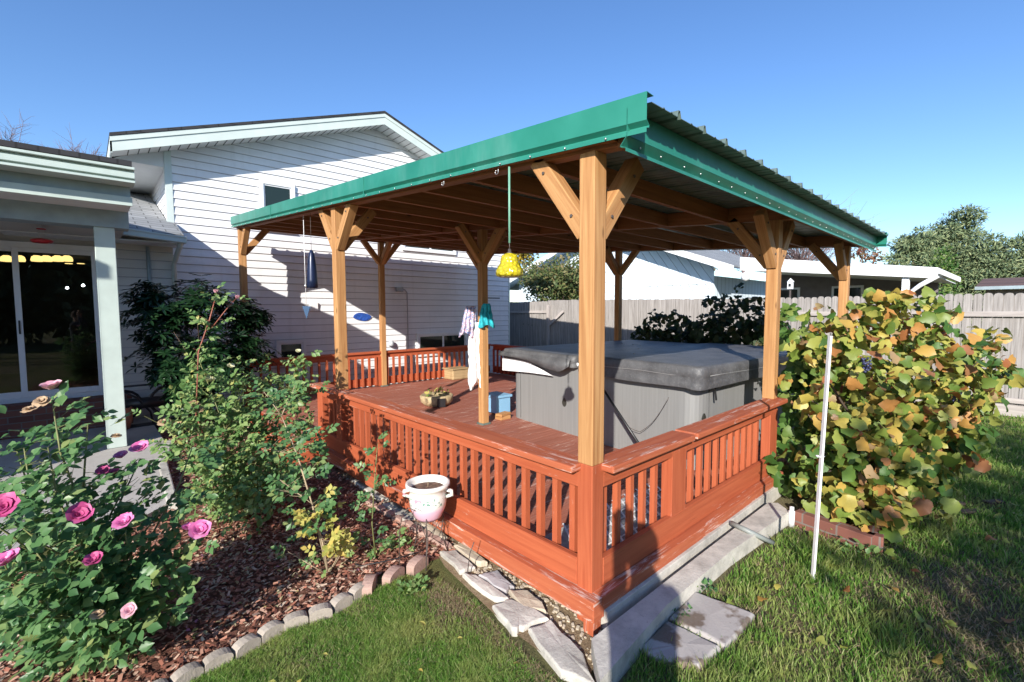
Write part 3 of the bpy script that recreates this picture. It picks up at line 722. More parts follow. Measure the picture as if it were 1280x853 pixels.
# sheathing under metal
XA, XB, YA, YB = -.10, 4.86, -.245, 6.58
zt = lambda y: zb(y)+.125
m = MB()
nx = 21; pitch = (XB-XA+.02)/nx
prof = []
for i in range(nx):
    x0 = XA+.02+i*pitch
    prof += [(x0, 0), (x0+pitch*.36, 0), (x0+pitch*.40, .006), (x0+pitch*.44, 0), (x0+pitch*.62, 0), (x0+pitch*.66, .006), (x0+pitch*.70, 0), (x0+pitch*.86, 0), (x0+pitch*.90, .028), (x0+pitch*.955, .028)]
prof.append((XB, 0))
y0_, y1_ = YA-.100, YB
for (xa, za), (xb, zb_) in zip(prof, prof[1:]):
    for dz in (0, -.003):
        m.poly([(xa, y0_, zt(y0_)+za+dz), (xb, y0_, zt(y0_)+zb_+dz), (xb, y1_, zt(y1_)+zb_+dz), (xa, y1_, zt(y1_)+za+dz)], 0, [(0, 0)]*4)
    m.poly([(xa, y0_, zt(y0_)+za), (xb, y0_, zt(y0_)+zb_), (xb, y0_, zt(y0_)+zb_-.003), (xa, y0_, zt(y0_)+za-.003)], 0, [(0, 0)]*4)
m.build('roof_panel', M['galv'], gz, fixn=False)
# rake trim profiles along Y (left and right) : profile in (out, z)
def strip(name, prof, path, outv, mat):
    """prof list of (o, z) ; path two points ; outv outward unit vector"""
    m = MB(); o = Vector(outv)
    a, b = [Vector(p) for p in path]
    n = 14
    for (o0, z0), (o1, z1) in zip(prof, prof[1:]):
        for k in range(n):
            p = a.lerp(b, k/n); q = a.lerp(b, (k+1)/n)
            m.poly([p+o*o0+Vector((0, 0, z0)), q+o*o0+Vector((0, 0, z0)), q+o*o1+Vector((0, 0, z1)), p+o*o1+Vector((0, 0, z1))], 0, [(0, 0)]*4)
    ob = m.build(name, mat, gz, fixn=False)
    s = ob.modifiers.new('solid', 'SOLIDIFY'); s.thickness = .002
    return ob
rk = [(-.05, .160), (.0, .163), (.0, .055), (-.020, .038), (-.018, .030), (-.0, .026), (-.0, .008)]
strip('rake_trim', rk, ((XA, y0_+.01, zb(y0_)), (XA, YB, zb(YB))), (-1, 0, 0), M['green'])
strip('rake_trim', rk, ((XB+.01, y0_+.01, zb(y0_)), (XB+.01, YB, zb(YB))), (1, 0, 0), M['green'])
ev = [(0, .118), (0, .012), (-.030, -.022), (-.030, -.028), (-.004, -.036), (-.004, -.050)]
strip('eave_trim', ev, ((XA-.0, YA, zb(YA)), (XB+.01, YA, zb(YA))), (0, -1, 0), M['green'])
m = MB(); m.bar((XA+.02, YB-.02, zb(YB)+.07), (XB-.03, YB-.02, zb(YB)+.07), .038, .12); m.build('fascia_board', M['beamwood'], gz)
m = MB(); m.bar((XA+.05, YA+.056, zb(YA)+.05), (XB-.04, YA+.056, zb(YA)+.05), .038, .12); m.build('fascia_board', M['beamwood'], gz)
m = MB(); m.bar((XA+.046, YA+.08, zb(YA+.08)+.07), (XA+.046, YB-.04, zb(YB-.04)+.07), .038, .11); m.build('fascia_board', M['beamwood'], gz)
for ys in (2.15, 4.6):
    m = MB(); m.box((XA-.0035, ys, zb(ys)+.012), (XA-.0008, ys+.012, zb(ys)+.163)); m.build('trim_seam', M['green'], gz)
m = MB()
for i in range(26):
    x = XA+.12+i*.19+random.uniform(-.02, .02); m.lathe([(0, 0), (.005, 0), (.005, .004), (0, .006)], (0, 0, 0), 6)
    for v in m.v[-24:]: v.xyz = (x+v.x, YA-v.z+.016, zb(YA)-.008+v.y)
for i in range(30):
    y = YA+.1+i*.225; m.lathe([(0, 0), (.005, 0), (.005, .004), (0, .006)], (0, 0, 0), 6)
    for v in m.v[-24:]: v.xyz = (XA-.003-v.z, y+v.x, zb(y)+.015+v.y)
m.build('screws', M['screw'], gz, fixn=False)

# hooks and hanging things
def hook(y):
    m = MB(); z = zb(y); pts = [(XA+.02, y, z+.03), (XA+.02, y, z-.005)]
    pts += [(XA+.02, y+.012-.012*math.cos(t), z-.015-.012*math.sin(t)) for t in [i*.6 for i in range(8)]]
    m.tube(pts, .0022, 6); return tag(m.build('hook', M['screw'], gz))
for yy in (.573, 1.085): hook(yy)
bell = thing('hanging_lantern', 'yellow pebbled-glass bell hanging on a long green rod', 'lantern', (-.08, .573, 1.70))
q0 = Vector((-.08, .573, 0)); qq = on(637, 333, 0, -.08)
by = on(637, 330, 0, -.08).y
m = MB(); m.tube([(-.08, by, 2.27), (-.08, by, 1.875)], .006, 8); m.build('rod', M['rod'], bell)
zB = on(637, 347, 0, -.08).z
m = MB(); m.lathe([(0, .128), (.022, .126), (.040, .116), (.048, .098), (.050, .075), (.060, .060), (.072, .038), (.075, .018), (.068, .005), (.050, 0), (0, .002)], (-.08, by, zB), 28); m.build('glass_bell', M['amber'], bell)
m = MB(); m.lathe([(0, .15), (.008, .15), (.010, .132), (.020, .127), (0, .127)], (-.08, by, zB), 12); m.tube([(-.08, by, 1.89), (-.08, by, zB+.14)], .0025, 5); m.build('cap', M['iron'], bell)
# dark blue wind bell
wy = on(390, 340, 0, -.02).y; zt_, zb0 = on(390, 312, 0, -.02).z, on(392, 360, 0, -.02).z
wb = thing('wind_bell', 'tall dark blue metal wind bell hanging from the roof edge', 'wind bell', (-.02, wy, zb0))
m = MB(); h = zt_-zb0; m.lathe([(0, h), (.012, h*.985), (.026, h*.9), (.038, h*.7), (.046, h*.45), (.050, h*.2), (.054, 0), (.050, 0), (.045, h*.3), (0, h*.9)], (-.02, wy, zb0), 24); m.build('bell_body', M['chimeblue'], wb)
m = MB(); m.tube([(-.02, wy, zt_+.0), (-.02, wy, zb(wy)+.02)], .002, 5); m.build('cord', M['iron'], wb)
sy = on(383, 390, 0, 0).y; zs = on(383, 383, 0, 0).z; ze = on(385, 399, 0, 0).z
sp_ = thing('wind_chime', 'thin chain chime with a blue triangular sail', 'wind chime', (0, sy, ze))
m = MB(); m.tube([(0, sy, zb(sy)+.02), (0, sy+.004, (zb(sy)+zs)/2), (0, sy, zs)], .003, 5); m.build('chain', M['whitepl'], sp_)
m = MB(); w_ = .045; m.prism([(-.03, sy+w_*.7, zs), (.03, sy-w_*.7, zs), (0, sy, ze)], (.004, .004, 0)); m.build('sail', M['sailblue'], sp_)
m = MB(); zz = on(380, 358, 0, 0).z; m.lathe([(0, .02), (.012, .015), (.014, 0), (.006, -.02), (0, -.02)], (0, sy, zz), 10); m.build('clapper', M['screw'], sp_)

# ------------------------------------------------------------------ hot tub
A = Vector((1.92, .38, 0)); B = Vector((2.22, 3.08, 0)); dX = Vector((math.cos(math.radians(-4)), math.sin(math.radians(-4)), 0)); 
Dd = A+dX*2.62; Cc = B+dX*2.62
tub = thing('hot_tub', 'large grey hot tub with weathered black cover on the deck', 'hot tub', (A.x, A.y, DZ))
def rrect(c4, r, n=6):
    """rounded quad outline from 4 corners (Vectors, ccw)"""
    out = []
    for i in range(4):
        p = c4[i]; a = (c4[i-1]-p).normalized(); b = (c4[(i+1) % 4]-p).normalized()
        s, e_ = p+a*r, p+b*r
        for k in range(n+1):
            t = k/n; out.append(s.lerp(p, t).lerp(p.lerp(e_, t), t))
    return out
def inset(c4, d):
    c = sum(c4, Vector())/4; return [p+(c-p).normalized()*d*1.414 for p in c4]
Q = [A, Dd, Cc, B]
def loft(rings, name, mat, parent, smooth=True, capb=False, wob=0):
    m = MB(); n = len(rings[0]); b = 0
    for R in rings: m.v += [Vector(p) for p in R]
    for j in range(len(rings)-1):
        for i in range(n):
            k = (i+1) % n; m.f.append((j*n+i, j*n+k, (j+1)*n+k, (j+1)*n+i)); m.mi.append(0); m.sm.append(smooth); m.uv += [(i*.1, j*.1), (i*.1+.1, j*.1), (i*.1+.1, j*.1+.1), (i*.1, j*.1+.1)]
    m.f.append(tuple((len(rings)-1)*n+i for i in range(n))); m.mi.append(0); m.sm.append(False); m.uv += [(0, 0)]*n
    return m.build(name, mat, parent)
zz = Vector((0, 0, 1))
R0 = rrect(inset(Q, .05), .16)
loft([[p+zz*DZ for p in R0], [p+zz*.90 for p in R0], [p+zz*.93 for p in rrect(inset(Q, .02), .16)], [p+zz*.945 for p in rrect(inset(Q, .05), .14)]], 'cabinet', M['cabinet'], tub, smooth=False)
m = MB()   # vertical panel joints
Qi = inset(Q, .047)
for a, b in ((Qi[0], Qi[1]), (Qi[3], Qi[0])):
    L = (b-a).length; d = (b-a).normalized()
    for s in (.2,):
        p = a+d*s; m.bar(p+zz*.17, p+zz*.9, .006, .006, up=d)
m.build('panel_joints', M['shadowline'], tub)
m = MB()
Rw = rrect(inset(Q, .012), .15); 
lip = loft([[p+zz*.925 for p in Rw], [p+zz*.958 for p in Rw]], 'shell_lip', M['whitepl'], tub)
def sub(R, k=6):
    out = []
    for i in range(len(R)):
        a, b = R[i], R[(i+1) % len(R)]; n = max(1, int((b-a).length/.07))
        out += [a.lerp(b, t/n) for t in range(n)]
    return out
def cover(Qc, zlo, zhi, name, r, sag, skirt):
    base = sub(rrect(Qc, r)); cen = sum(Qc, Vector())/4
    rings = []
    def ring(scale, z, wa, ph):
        o = []
        for i, p in enumerate(base):
            w = math.sin(i*.23+ph)*wa*.7+math.sin(i*.51+ph*2)*wa*.5
            q = cen+(p-cen)*scale+(p-cen).normalized()*w; o.append(Vector((q.x, q.y, z+math.sin(i*.21+ph)*wa*.8)))
        return o
    for sc_, z, wa in [(1.006, zlo-skirt, .010), (1.012, zlo-skirt*.5, .008), (1.0, zlo, .003), (1.006, zlo+.012, .002), (1.008, (zlo+zhi)/2, .004), (1.0, zhi-.014, .002), (.992, zhi-.002, .001)]: rings.append(ring(sc_, z, wa, zlo*7+sc_*3+z))
    for s_ in (.9, .7, .45, .2): rings.append(ring(s_, zhi-sag*(1-s_)+.004*math.sin(s_*20), .003, s_*5))
    o = loft(rings, name, M['cover'], tub); 
    return o
s1 = .52
mid0 = A.lerp(B, s1); mid1 = Dd.lerp(Cc, s1)
gap = (B-A).normalized()*.02
out_ = lambda p, k: p+(p-(sum(Q, Vector())/4)).normalized()*k
cover([out_(A, .05), out_(Dd, .05), mid1-gap+dX*.035, mid0-gap-dX*.035], .955, 1.055, 'cover_half', .07, .012, .085)
cover([mid0+gap-dX*.035, mid1+gap+dX*.035, out_(Cc, .05), out_(B, .05)], .95, 1.035, 'cover_half', .07, .02, .04)
# folded torn flap on the left half
m = MB(); P0 = mid0+gap*2-dX*.06; P1 = out_(B, .055)-dX*.02; n = 16
top = []; bot = []
for i in range(n+1):
    t = i/n; p = P0.lerp(P1, t); top.append(p+zz*1.0-dX*(.012)); dr = .955-.11*(1-t)**1.2-.012*math.sin(t*7)
    if t < .10: dr += (.10-t)*.8
    bot.append(p+zz*dr-dX*(.03+.010*math.sin(t*8)))
for i in range(n): m.poly([top[i], top[i+1], bot[i+1], bot[i]], 0, [(0, 0)]*4, True)
o = m.build('torn_flap', M['cover'], tub, weld=True); s_ = o.modifiers.new('s', 'SOLIDIFY'); s_.thickness = .006
# emblems on the cabinet
def emblem(c, d, s):
    m = MB(); c = Vector(c); d = Vector(d); o = Vector((d.y, -d.x, 0)); pts = []
    for k in range(20):
        t = 2*math.pi*k/20; r = 1-.25*math.sin(t) if math.sin(t) > 0 else 1
        xx = math.cos(t)*(.75-.35*max(0, math.sin(t))); yy = math.sin(t)*1.05
        pts.append(c+d*xx*s+zz*yy*s)
    m.prism(pts, o*.008); return m.build('emblem', M['emblem'], tub)
ld = (B-A).normalized(); pA = A.lerp(B, .55); c_ = Qi[0]+ld*1.50+zz*.53-dX*.006
def onplane(px, py, p, nrm):
    d = ray(px, py); t = (p-CAM).dot(nrm)/d.dot(nrm); return CAM+d*t
nl = Vector((ld.y, -ld.x, 0)); c_ = onplane(705, 503, Qi[0]-nl*-.0, nl)-nl*-.004
emblem(c_, ld, .05)
nf = Vector((dX.y, -dX.x, 0)); c2 = onplane(879, 522, Qi[0], nf); emblem(c2+nf*.012, -dX, .035)
# strap with buckle
c3 = onplane(888, 483, Qi[0], nf)+nf*.045
m = MB(); m.bar(c3+zz*.0, c3-zz*.05, .022, .004, up=nf); m.bar(c3-zz*.045, c3-zz*.115+nf*.01, .014, .012, up=nf); m.build('strap_buckle', M['black'], tub)
# cover lifter arm and chain
a1 = onplane(752, 478, A, nl)-nl*.10; 
lf = dep(757, 490, 2.55); lg = dep(800, 556, 2.45)
lf = onplane(752, 484, A-nl*.06, nl); lg = onplane(803, 562, A-nl*.16, nl)
m = MB(); m.tube([lf, lg], .013, 8); m.build('lifter_arm', M['black'], tub)
ca = onplane(836, 497, A-nl*.01, nl); cb = onplane(800, 540, A-nl*.03, nl); cd = onplane(772, 520, A-nl*.03, nl)
m = MB(); pts = [ca.lerp(cb, t)-zz*.05*math.sin(math.pi*t) for t in [i/10 for i in range(11)]]+[cb.lerp(cd, t)-zz*.03*math.sin(math.pi*t) for t in [i/8 for i in range(1, 9)]]
m.tube(pts, .0028, 5); m.build('chain', M['iron'], tub)
m = MB(); wp = [onplane(x, y, A-nl*.012, nl) for x, y in ((628, 447), (628, 463), (662, 466), (690, 470), (660, 452))]; m.prism(wp, nl*.01); m.build('shell_corner', M['whitepl'], tub)
for (pa_, pb2) in ((out_(A, .055), out_(Dd, .055)), (mid0-gap-dX*.05, out_(A, .055))):
    m = MB(); m.tube([pa_.lerp(pb2, t)+zz*(.972+.004*math.sin(t*14)) for t in [.05+i*.09 for i in range(11)]], .0035, 5); m.build('piping', plain('grey_piping', (.22, .22, .22), .6), tub)
# steps by the tub + blue bin
c_ = on(628, 520, 2, DZ)
bb = thing('plastic_bin', 'light blue plastic bin with lid beside the hot tub', 'bin', (c_.x, c_.y, DZ))
bx, by_ = 2.21, 3.17
m = MB(); m.prism([(bx-.08, by_-.0, DZ+.03), (bx+.14, by_-.02, DZ+.03), (bx+.14, by_+.26, DZ+.03), (bx-.08, by_+.26, DZ+.03)], (0, 0, .20)); m.build('bin_body', M['blueplastic'], bb, bevel=.012)
m = MB(); m.prism([(bx-.10, by_-.02, DZ+.232), (bx+.16, by_-.04, DZ+.232), (bx+.16, by_+.28, DZ+.232), (bx-.10, by_+.28, DZ+.232)], (0, 0, .03)); m.build('lid', M['blueplastic'], bb, bevel=.01)
sb = thing('wood_block', 'small tan wooden block on the deck between post and hot tub', 'block', (1.85, 2.6, DZ))
m = MB(); m.box((2.0, 2.93, DZ+.002), (2.16, 3.05, DZ+.05)); m.build('block_base', M['cedar'], sb, bevel=.004)
m = MB(); m.bar((1.98, 2.96, DZ+.067), (2.17, 3.0, DZ+.067), .10, .03); m.build('block_top', M['cedar'], sb, bevel=.004)

x = np.concatenate([rng.uniform(2.1, 4.0, 16), rng.uniform(.2, 1.7, 22)]); y = np.concatenate([rng.uniform(.5, 2.8, 16), rng.uniform(.6, 6.0, 22)]); z = np.concatenate([np.full(16, 1.062), np.full(22, DZ+.008)])
D = rvec(len(x)); D[:, 2] *= .15; N = rvec(len(x))*.25; N[:, 2] += 1
V, F = leaves(np.stack([x, y, z], 1), D, N, .02+.025*rng.random(len(x)), TO)
tag(npmesh('fallen_leaves', V, F, M['drycane']), 'few dry brown leaves lying on the deck boards and tub cover', 'leaves', kind='stuff')

# ------------------------------------------------------------------ cloths on the interior post
PX, PY = 1.735, 2.95
def cloth(name, label, mat, c, ztop, zbot, w0, w1, cat='towel', waves=5, amp=.02, seed=0, skew=0, hem=.0, depth=.04, thick=.004):
    t = RT0; f = Vector((-FW.x, -FW.y, 0)).normalized(); m = MB(); nu, nv = 34, 26; c = Vector(c)
    for j in range(nv+1):
        v = j/nv; z = ztop+(zbot-ztop)*v; w = w0+(w1-w0)*(v**.6)
        for i in range(nu+1):
            u = i/nu-.5
            a = amp*(.3+v)*math.sin(u*waves*6.28+seed+1.2*math.sin(v*3+seed)); zz_ = z+hem*math.sin(u*7+seed)*v
            m.v.append(c+t*(u*w+skew*v)+f*(a+depth*math.cos(u*3.1))+Vector((0, 0, zz_)))
    for j in range(nv):
        for i in range(nu):
            b = j*(nu+1)+i; m.f.append((b, b+1, b+nu+2, b+nu+1)); m.mi.append(0); m.sm.append(True); m.uv += [(i/nu, j/nv)]*4
    o = m.build(name, mat, fixn=False); tx = bpy.data.textures.new('folds', 'CLOUDS'); tx.noise_scale = .07; dm = o.modifiers.new('d', 'DISPLACE'); dm.texture = tx; dm.strength = .045; dm.texture_coords = 'GLOBAL'
    s = o.modifiers.new('s', 'SOLIDIFY'); s.thickness = thick
    return tag(o, label, cat)
pc = Vector((PX, PY, 0))
cloth('towel', 'teal beach towel hung on the inner post beside the hot tub', M['teal'], pc-RT0*-.03+Vector((-.03, -.05, 0)), 1.60, 1.33, .07, .19, waves=3, amp=.022, seed=1, hem=.02, depth=.03)
cloth('towel', 'pink and blue patterned towel left of the teal one', M['pattern'], pc+RT0*-.135+Vector((-.03, -.03, 0)), 1.57, 1.23, .11, .19, waves=3.5, amp=.022, seed=2.2, hem=.03, skew=-.05, depth=.03)
cloth('bath_towel', 'long white towel hanging below the patterned towel on the inner post', M['whitecloth'], pc+RT0*-.105+Vector((-.0, .0, 0)), 1.38, .62, .13, .15, waves=2.5, amp=.02, seed=.4, hem=.05)
# deck objects
q = on(546, 506, 2, DZ); bw = thing('planter_bowl', 'round tan bowl of yellow-green plants on the deck boards', 'planter', (q.x, q.y, DZ))
m = MB(); m.lathe([(r_*1.35, z_*1.35) for r_, z_ in [(0, .0), (.13, .0), (.17, .04), (.18, .10), (.165, .115), (.15, .10), (0, .09)]], (q.x, q.y, DZ), 24); m.build('bowl', M['wicker'], bw)
m = MB(); m.bar((q.x-.13, q.y-.21, DZ+.07), (q.x-.02, q.y-.25, DZ+.07), .02, .12); m.build('dark_patch', M['black'], bw)
leafcloud('foliage', [((q.x, q.y, DZ+.16), (.2, .2, .06))], 1600, .07, TO, [M['yellowleaf']], bw, up=.8)
leafcloud('foliage', [((q.x, q.y, DZ+.17), (.17, .17, .06))], 1400, .06, TO, [M['vinegreen']], bw, up=.8)
q = on(571, 470, 2, DZ); sb = thing('straw_bale', 'tan straw-coloured box standing by the far railing', 'box', (q.x, q.y, DZ))
qx, qy = on(572, 474, 2, DZ).x, on(572, 474, 2, DZ).y
m = MB(); m.box((qx-.18, qy-.1, DZ+.002), (qx+.22, qy+.25, DZ+.20)); m.build('bale_body', M['straw'], sb, bevel=.02)
m = MB(); m.box((qx-.20, qy-.12, DZ+.202), (qx+.24, qy+.27, DZ+.225)); m.build('lid', M['straw'], sb, bevel=.008)

# ------------------------------------------------------------------ flower pot on stand
q = Vector((-.27, 1.02, 0))
stand = thing('plant_stand', 'wrought wire plant stand with curled legs', 'plant stand', (q.x, q.y, 0))
zr = .265
m = MB()
ringp = [(q.x+.085*math.cos(t), q.y+.085*math.sin(t), zr+.03) for t in [i*2*math.pi/20 for i in range(21)]]
m.tube(ringp, .0035, 6); m.tube([(q.x+.06*math.cos(t), q.y+.06*math.sin(t), zr-.005) for t in [i*2*math.pi/16 for i in range(17)]], .003, 5); m.build('ring', M['iron'], stand)
for k in range(3):
    a = math.radians(-130+120*k); d = Vector((math.cos(a), math.sin(a), 0)); m = MB()
    pts = [q+d*.085+zz*(zr+.03), q+d*.10+zz*(zr-.02), q+d*.085+zz*.17, q+d*.10+zz*.09, q+d*.13+zz*.0]
    m.tube(pts, .0035, 6); pts = [q+d*(.085+.03*math.cos(t)*(1-t/9))+zz*(.19+.03*math.sin(t)*(1-t/9)) for t in [i*.6 for i in range(12)]]
    m.tube(pts, .0028, 5); m.tube([q+d*.085+zz*zr, q+d*.02+zz*.13, q+d*.10+zz*.06], .0028, 5); m.build('leg', M['iron'], stand)
pot = thing('flower_pot', 'white ceramic pot with pink base and painted flowers', 'flower pot', (q.x, q.y, zr)); pot.scale = (1.2, 1.2, 1.12)
m = MB(); m.lathe([(0, .0), (.060, .0), (.070, .015), (.088, .06), (.094, .10), (.093, .135), (.088, .155), (.104, .172), (.112, .182), (.110, .195), (.100, .198), (.092, .185), (.086, .16), (.08, .145), (0, .145)], (0, 0, 0), 40)
o = m.build('pot_body', M['pot']); o.parent = pot
m = MB(); 
m.lathe([(0, .168), (.04, .172), (.075, .166), (.088, .160)], (0, 0, 0), 24, wob=lambda t, z: 1+.02*math.sin(5*t)); o = m.build('soil', M['potsoil']); o.parent = pot
for s in (-1, 1):
    m = MB(); hd = RT0*s; m.tube([hd*.088+zz*.155, hd*.120+zz*.145, hd*.122+zz*.125, hd*.092+zz*.115], [.012, .011, .010, .010], 8); o = m.build('handle', M['pot']); o.parent = pot
m = MB(); m.tube([(0, 0, .165), (.002, .0, .20), (.0, .003, .225)], .002, 5); o = m.build('dry_stem', M['drycane']); o.parent = pot
# thin wire stakes near stand
for (x, y, h, lab) in ((500, 720, .42, 'thin curved wire trellis stake rising left of the plant stand'), (583, 725, .22, 'bare dark twig stuck in the ground right of the plant stand')):
    p = on(x, y, 2, 0); m = MB()
    if h > .3: m.tube([p, p+zz*.25, p+zz*.36+RT0*.02, p+zz*.40+RT0*.06, p+zz*.38+RT0*.10], .0025, 5)
    else: m.tube([p, p+zz*.07+RT0*.01, p+zz*.15+RT0*.02, p+zz*.22+RT0*.045], .0028, 5)
    tag(m.build('wire_stake' if h > .3 else 'twig', M['iron']), lab, 'stake' if h > .3 else 'twig')
# drip hose loop in bed
m = MB(); P = [on(*p, 2, .03) for p in ((425, 690), (450, 708), (490, 700), (525, 690), (545, 672))]
m.tube([P[0]-zz*.03]+P[1:4]+[P[4]-zz*.02], .004, 6); tag(m.build('drip_hose', M['cable']), 'thin black drip hose looping over the mulch by the pot', 'hose')

# ------------------------------------------------------------------ stake, pipe, brick border at right
b0 = on(1015, 727, 2, 0); t0 = on(1037, 420, 0, b0.x)
m = MB(); 
stk = thing('garden_stake', 'tall white perforated plastic stake standing in the lawn', 'stake', (b0.x, b0.y, 0))
dv = (t0-b0).normalized()
m.bar(b0-dv*.02, t0, .022, .004, up=RT0); m.build('flange', M['whitepl'], stk)
m = MB(); m.bar(b0-dv*.02+RT0*.011+FW*.011, t0+RT0*.011+FW*.011, .004, .022, up=RT0); m.build('flange', M['whitepl'], stk)
m = MB()
for i in range(44):
    p = b0.lerp(t0, (i+.5)/44); m.bar(p-FW*.0022-dv*.004, p-FW*.0022+dv*.004, .005, .003, up=RT0)
m.build('slots', M['iron'], stk)
m = MB(); p = b0.lerp(t0, .52); m.tube([p+RT0*-.02-FW*.006, p-FW*.012, p+RT0*.016-FW*.004, p+RT0*.014+FW*.02, p+RT0*-.016+FW*.02, p+RT0*-.02-FW*.006], .003, 6); m.build('tie', M['whitepl'], stk)
m = MB(); P = [on(914, 654, 2, .115), on(935, 664, 2, .112), on(966, 679, 2, .02)]; m.tube(P, [.017, .017, .016], 10); tag(m.build('drain_pipe', plain('grey_pipe', (.22, .24, .23), .5)), 'grey plastic drain pipe resting on kerb and grass', 'pipe')
p = on(989, 658, 2, 0); m = MB(); m.lathe([(0, 0), (.020, 0), (.020, .11), (.014, .112), (.014, .14), (0, .142)], (p.x, p.y, 0), 14); tag(m.build('vent_pipe', M['whitepl']), 'short white standpipe in front of the brick border', 'pipe')
bk = thing('brick_border', 'low red brick border around the foot of the grapevine', 'border', (2.1, -.45, 0))
c1 = on(996, 655, 2, 0); c2 = on(1092, 690, 2, 0); m = MB(); m.bar(c1+zz*.05, c2+zz*.05, .09, .11); m.build('brick_course', M['brick'], bk, bevel=.005)
m = MB(); m.bar(c2+zz*.05, c2+Vector((.9, .1, .05)), .09, .11); m.build('brick_course', M['brick'], bk, bevel=.005)
for i, (x, y, a) in enumerate(((1195, 630, .3), (1245, 628, .8), (1215, 640, -.5))):
    p = on(x, y, 2, .02); m = MB(); m.bar(p-RT0*.06*(1+i*.3), p+RT0*.07+FW*.02, .05, .018); tag(m.build('bark_piece', M['bark'], bevel=.004), ['flat brown bark piece on the shaded lawn', 'small bark chip at the far right of the lawn', 'long bark strip lying nearest on the shaded lawn'][i], 'bark piece')

# ------------------------------------------------------------------ house
HY = 7.03
house = thing('house', 'white vinyl-sided two-storey house with a low gable', 'house', (2.5, HY, 0))
XL, XR = -.79, 5.85; RX, RZ = 2.46, 5.085; LE = 3.95; slope = (RZ-LE)/(RX-XL)
roofz = lambda x: RZ-slope*abs(x-RX)-.02
def lap(x0, x1, z0, z1, yface, top=None, pitch=.118, mat=M['siding'], name='siding', parent=house, flip=None, d=.019):
    """horizontal lap siding on plane y=yface facing -Y; top(x) optional limit"""
    m = MB(); z = z0
    while z < z1:
        zt2 = min(z+pitch, z1)
        if top:
            n = 1; 
            xa, xb = x0, x1
            # clip to top(x)>=z
            def lim(zv):
                h = (RZ-.02-zv)/slope; return max(x0, RX-h), min(x1, RX+h)
            xa, xb = lim(z); xa2, xb2 = lim(zt2)
            if xb-xa < .02: break
        else: xa, xb, xa2, xb2 = x0, x1, x0, x1
        if xb2 < xa2: xa2 = xb2 = (xa2+xb2)/2
        yo = yface-d; yt = yface-.002
        m.poly([(xa, yo, z), (xb, yo, z), (xb2, yt, zt2), (xa2, yt, zt2)])
        m.poly([(xa, yface, z), (xb, yface, z), (xb, yo, z), (xa, yo, z)])
        if z > z0: m.poly([(xa, yface-.0045, z-.010), (xb, yface-.0045, z-.010), (xb, yface-.0045, z), (xa, yface-.0045, z)], 1)  # strip below the lip stands in for the lap shadow
        z += pitch
    return m.build(name, [mat, M['lapshade']], parent, fixn=False)
m = MB(); m.prism([(XL, HY, 0), (XR, HY, 0), (XR, HY, roofz(XR)), (RX, HY, roofz(RX)), (XL, HY, roofz(XL))], (0, 7, 0)); m.build('wall', M['siding'], house)
lap(XL, XR, .10, 5.4, HY, top=True)
# side wall siding (left upper) facing -X
m = MB(); z = 2.4
while z < 3.9:
    m.poly([(XL-.012, HY, z), (XL-.012, 13, z), (XL-.002, 13, z+.118), (XL-.002, HY, z+.118)]); m.poly([(XL, HY, z), (XL, 13, z), (XL-.012, 13, z), (XL-.012, HY, z)]); z += .118
m.build('siding', M['siding'], house, fixn=False)
for x in (XL, XR):
    m = MB(); m.box((x-.02, HY-.022, .05 if x > 0 else 2.6), (x+.06 if x < 0 else x+.02, HY-.0005, roofz(x)-.02)); m.build('corner_trim', M['trim'], house)
    if x < 0: pass
m = MB(); m.box((XL-.026, HY-.02, 2.6), (XL-.0135, HY+.06, 3.95)); m.build('corner_trim', M['trim'], house)
# roof slabs with gable overhang
OY = 6.66; OX = .62
for s in (-1, 1):
    xe = (XL-OX) if s < 0 else XR+.5; ze = RZ-slope*abs(xe-RX)
    m = MB(); m.prism([(RX, OY-.02, RZ+.045), (xe, OY-.02, ze+.045), (xe, OY-.02, ze+.085), (RX, OY-.02, RZ+.085)], (0, 7.5, 0)); m.build('roof', M['darkshingle'], house)
    # fascia (rake board)
    m = MB(); m.prism([(RX, OY, RZ+.02), (xe, OY, ze+.02), (xe, OY, ze-.15), (RX, OY, RZ-.15)], (0, .022, 0)); m.build('rake_fascia', M['trim'], house)
    m = MB(); m.prism([(RX, OY-.012, RZ+.040), (xe, OY-.012, ze+.040), (xe, OY-.012, ze-.02), (RX, OY-.012, RZ-.02)], (0, .010, 0)); m.build('rake_trim', M['trim'], house)
    # soffit
    m = MB(); m.prism([(RX, OY+.022, RZ-.135), (xe, OY+.022, ze-.135), (xe, OY+.022, ze-.12), (RX, OY+.022, RZ-.12)], (0, HY-OY-.022, 0)); m.build('soffit', M['soffit'], house)
    m = MB(); x = RX
    while abs(x-RX) < abs(xe-RX)-.1:
        zc = RZ-slope*abs(x-RX)-.138; m.bar((x, OY+.03, zc), (x, HY-.02, zc), .010, .004); x += s*.115
    m.build('soffit_grooves', M['shadowline'], house)
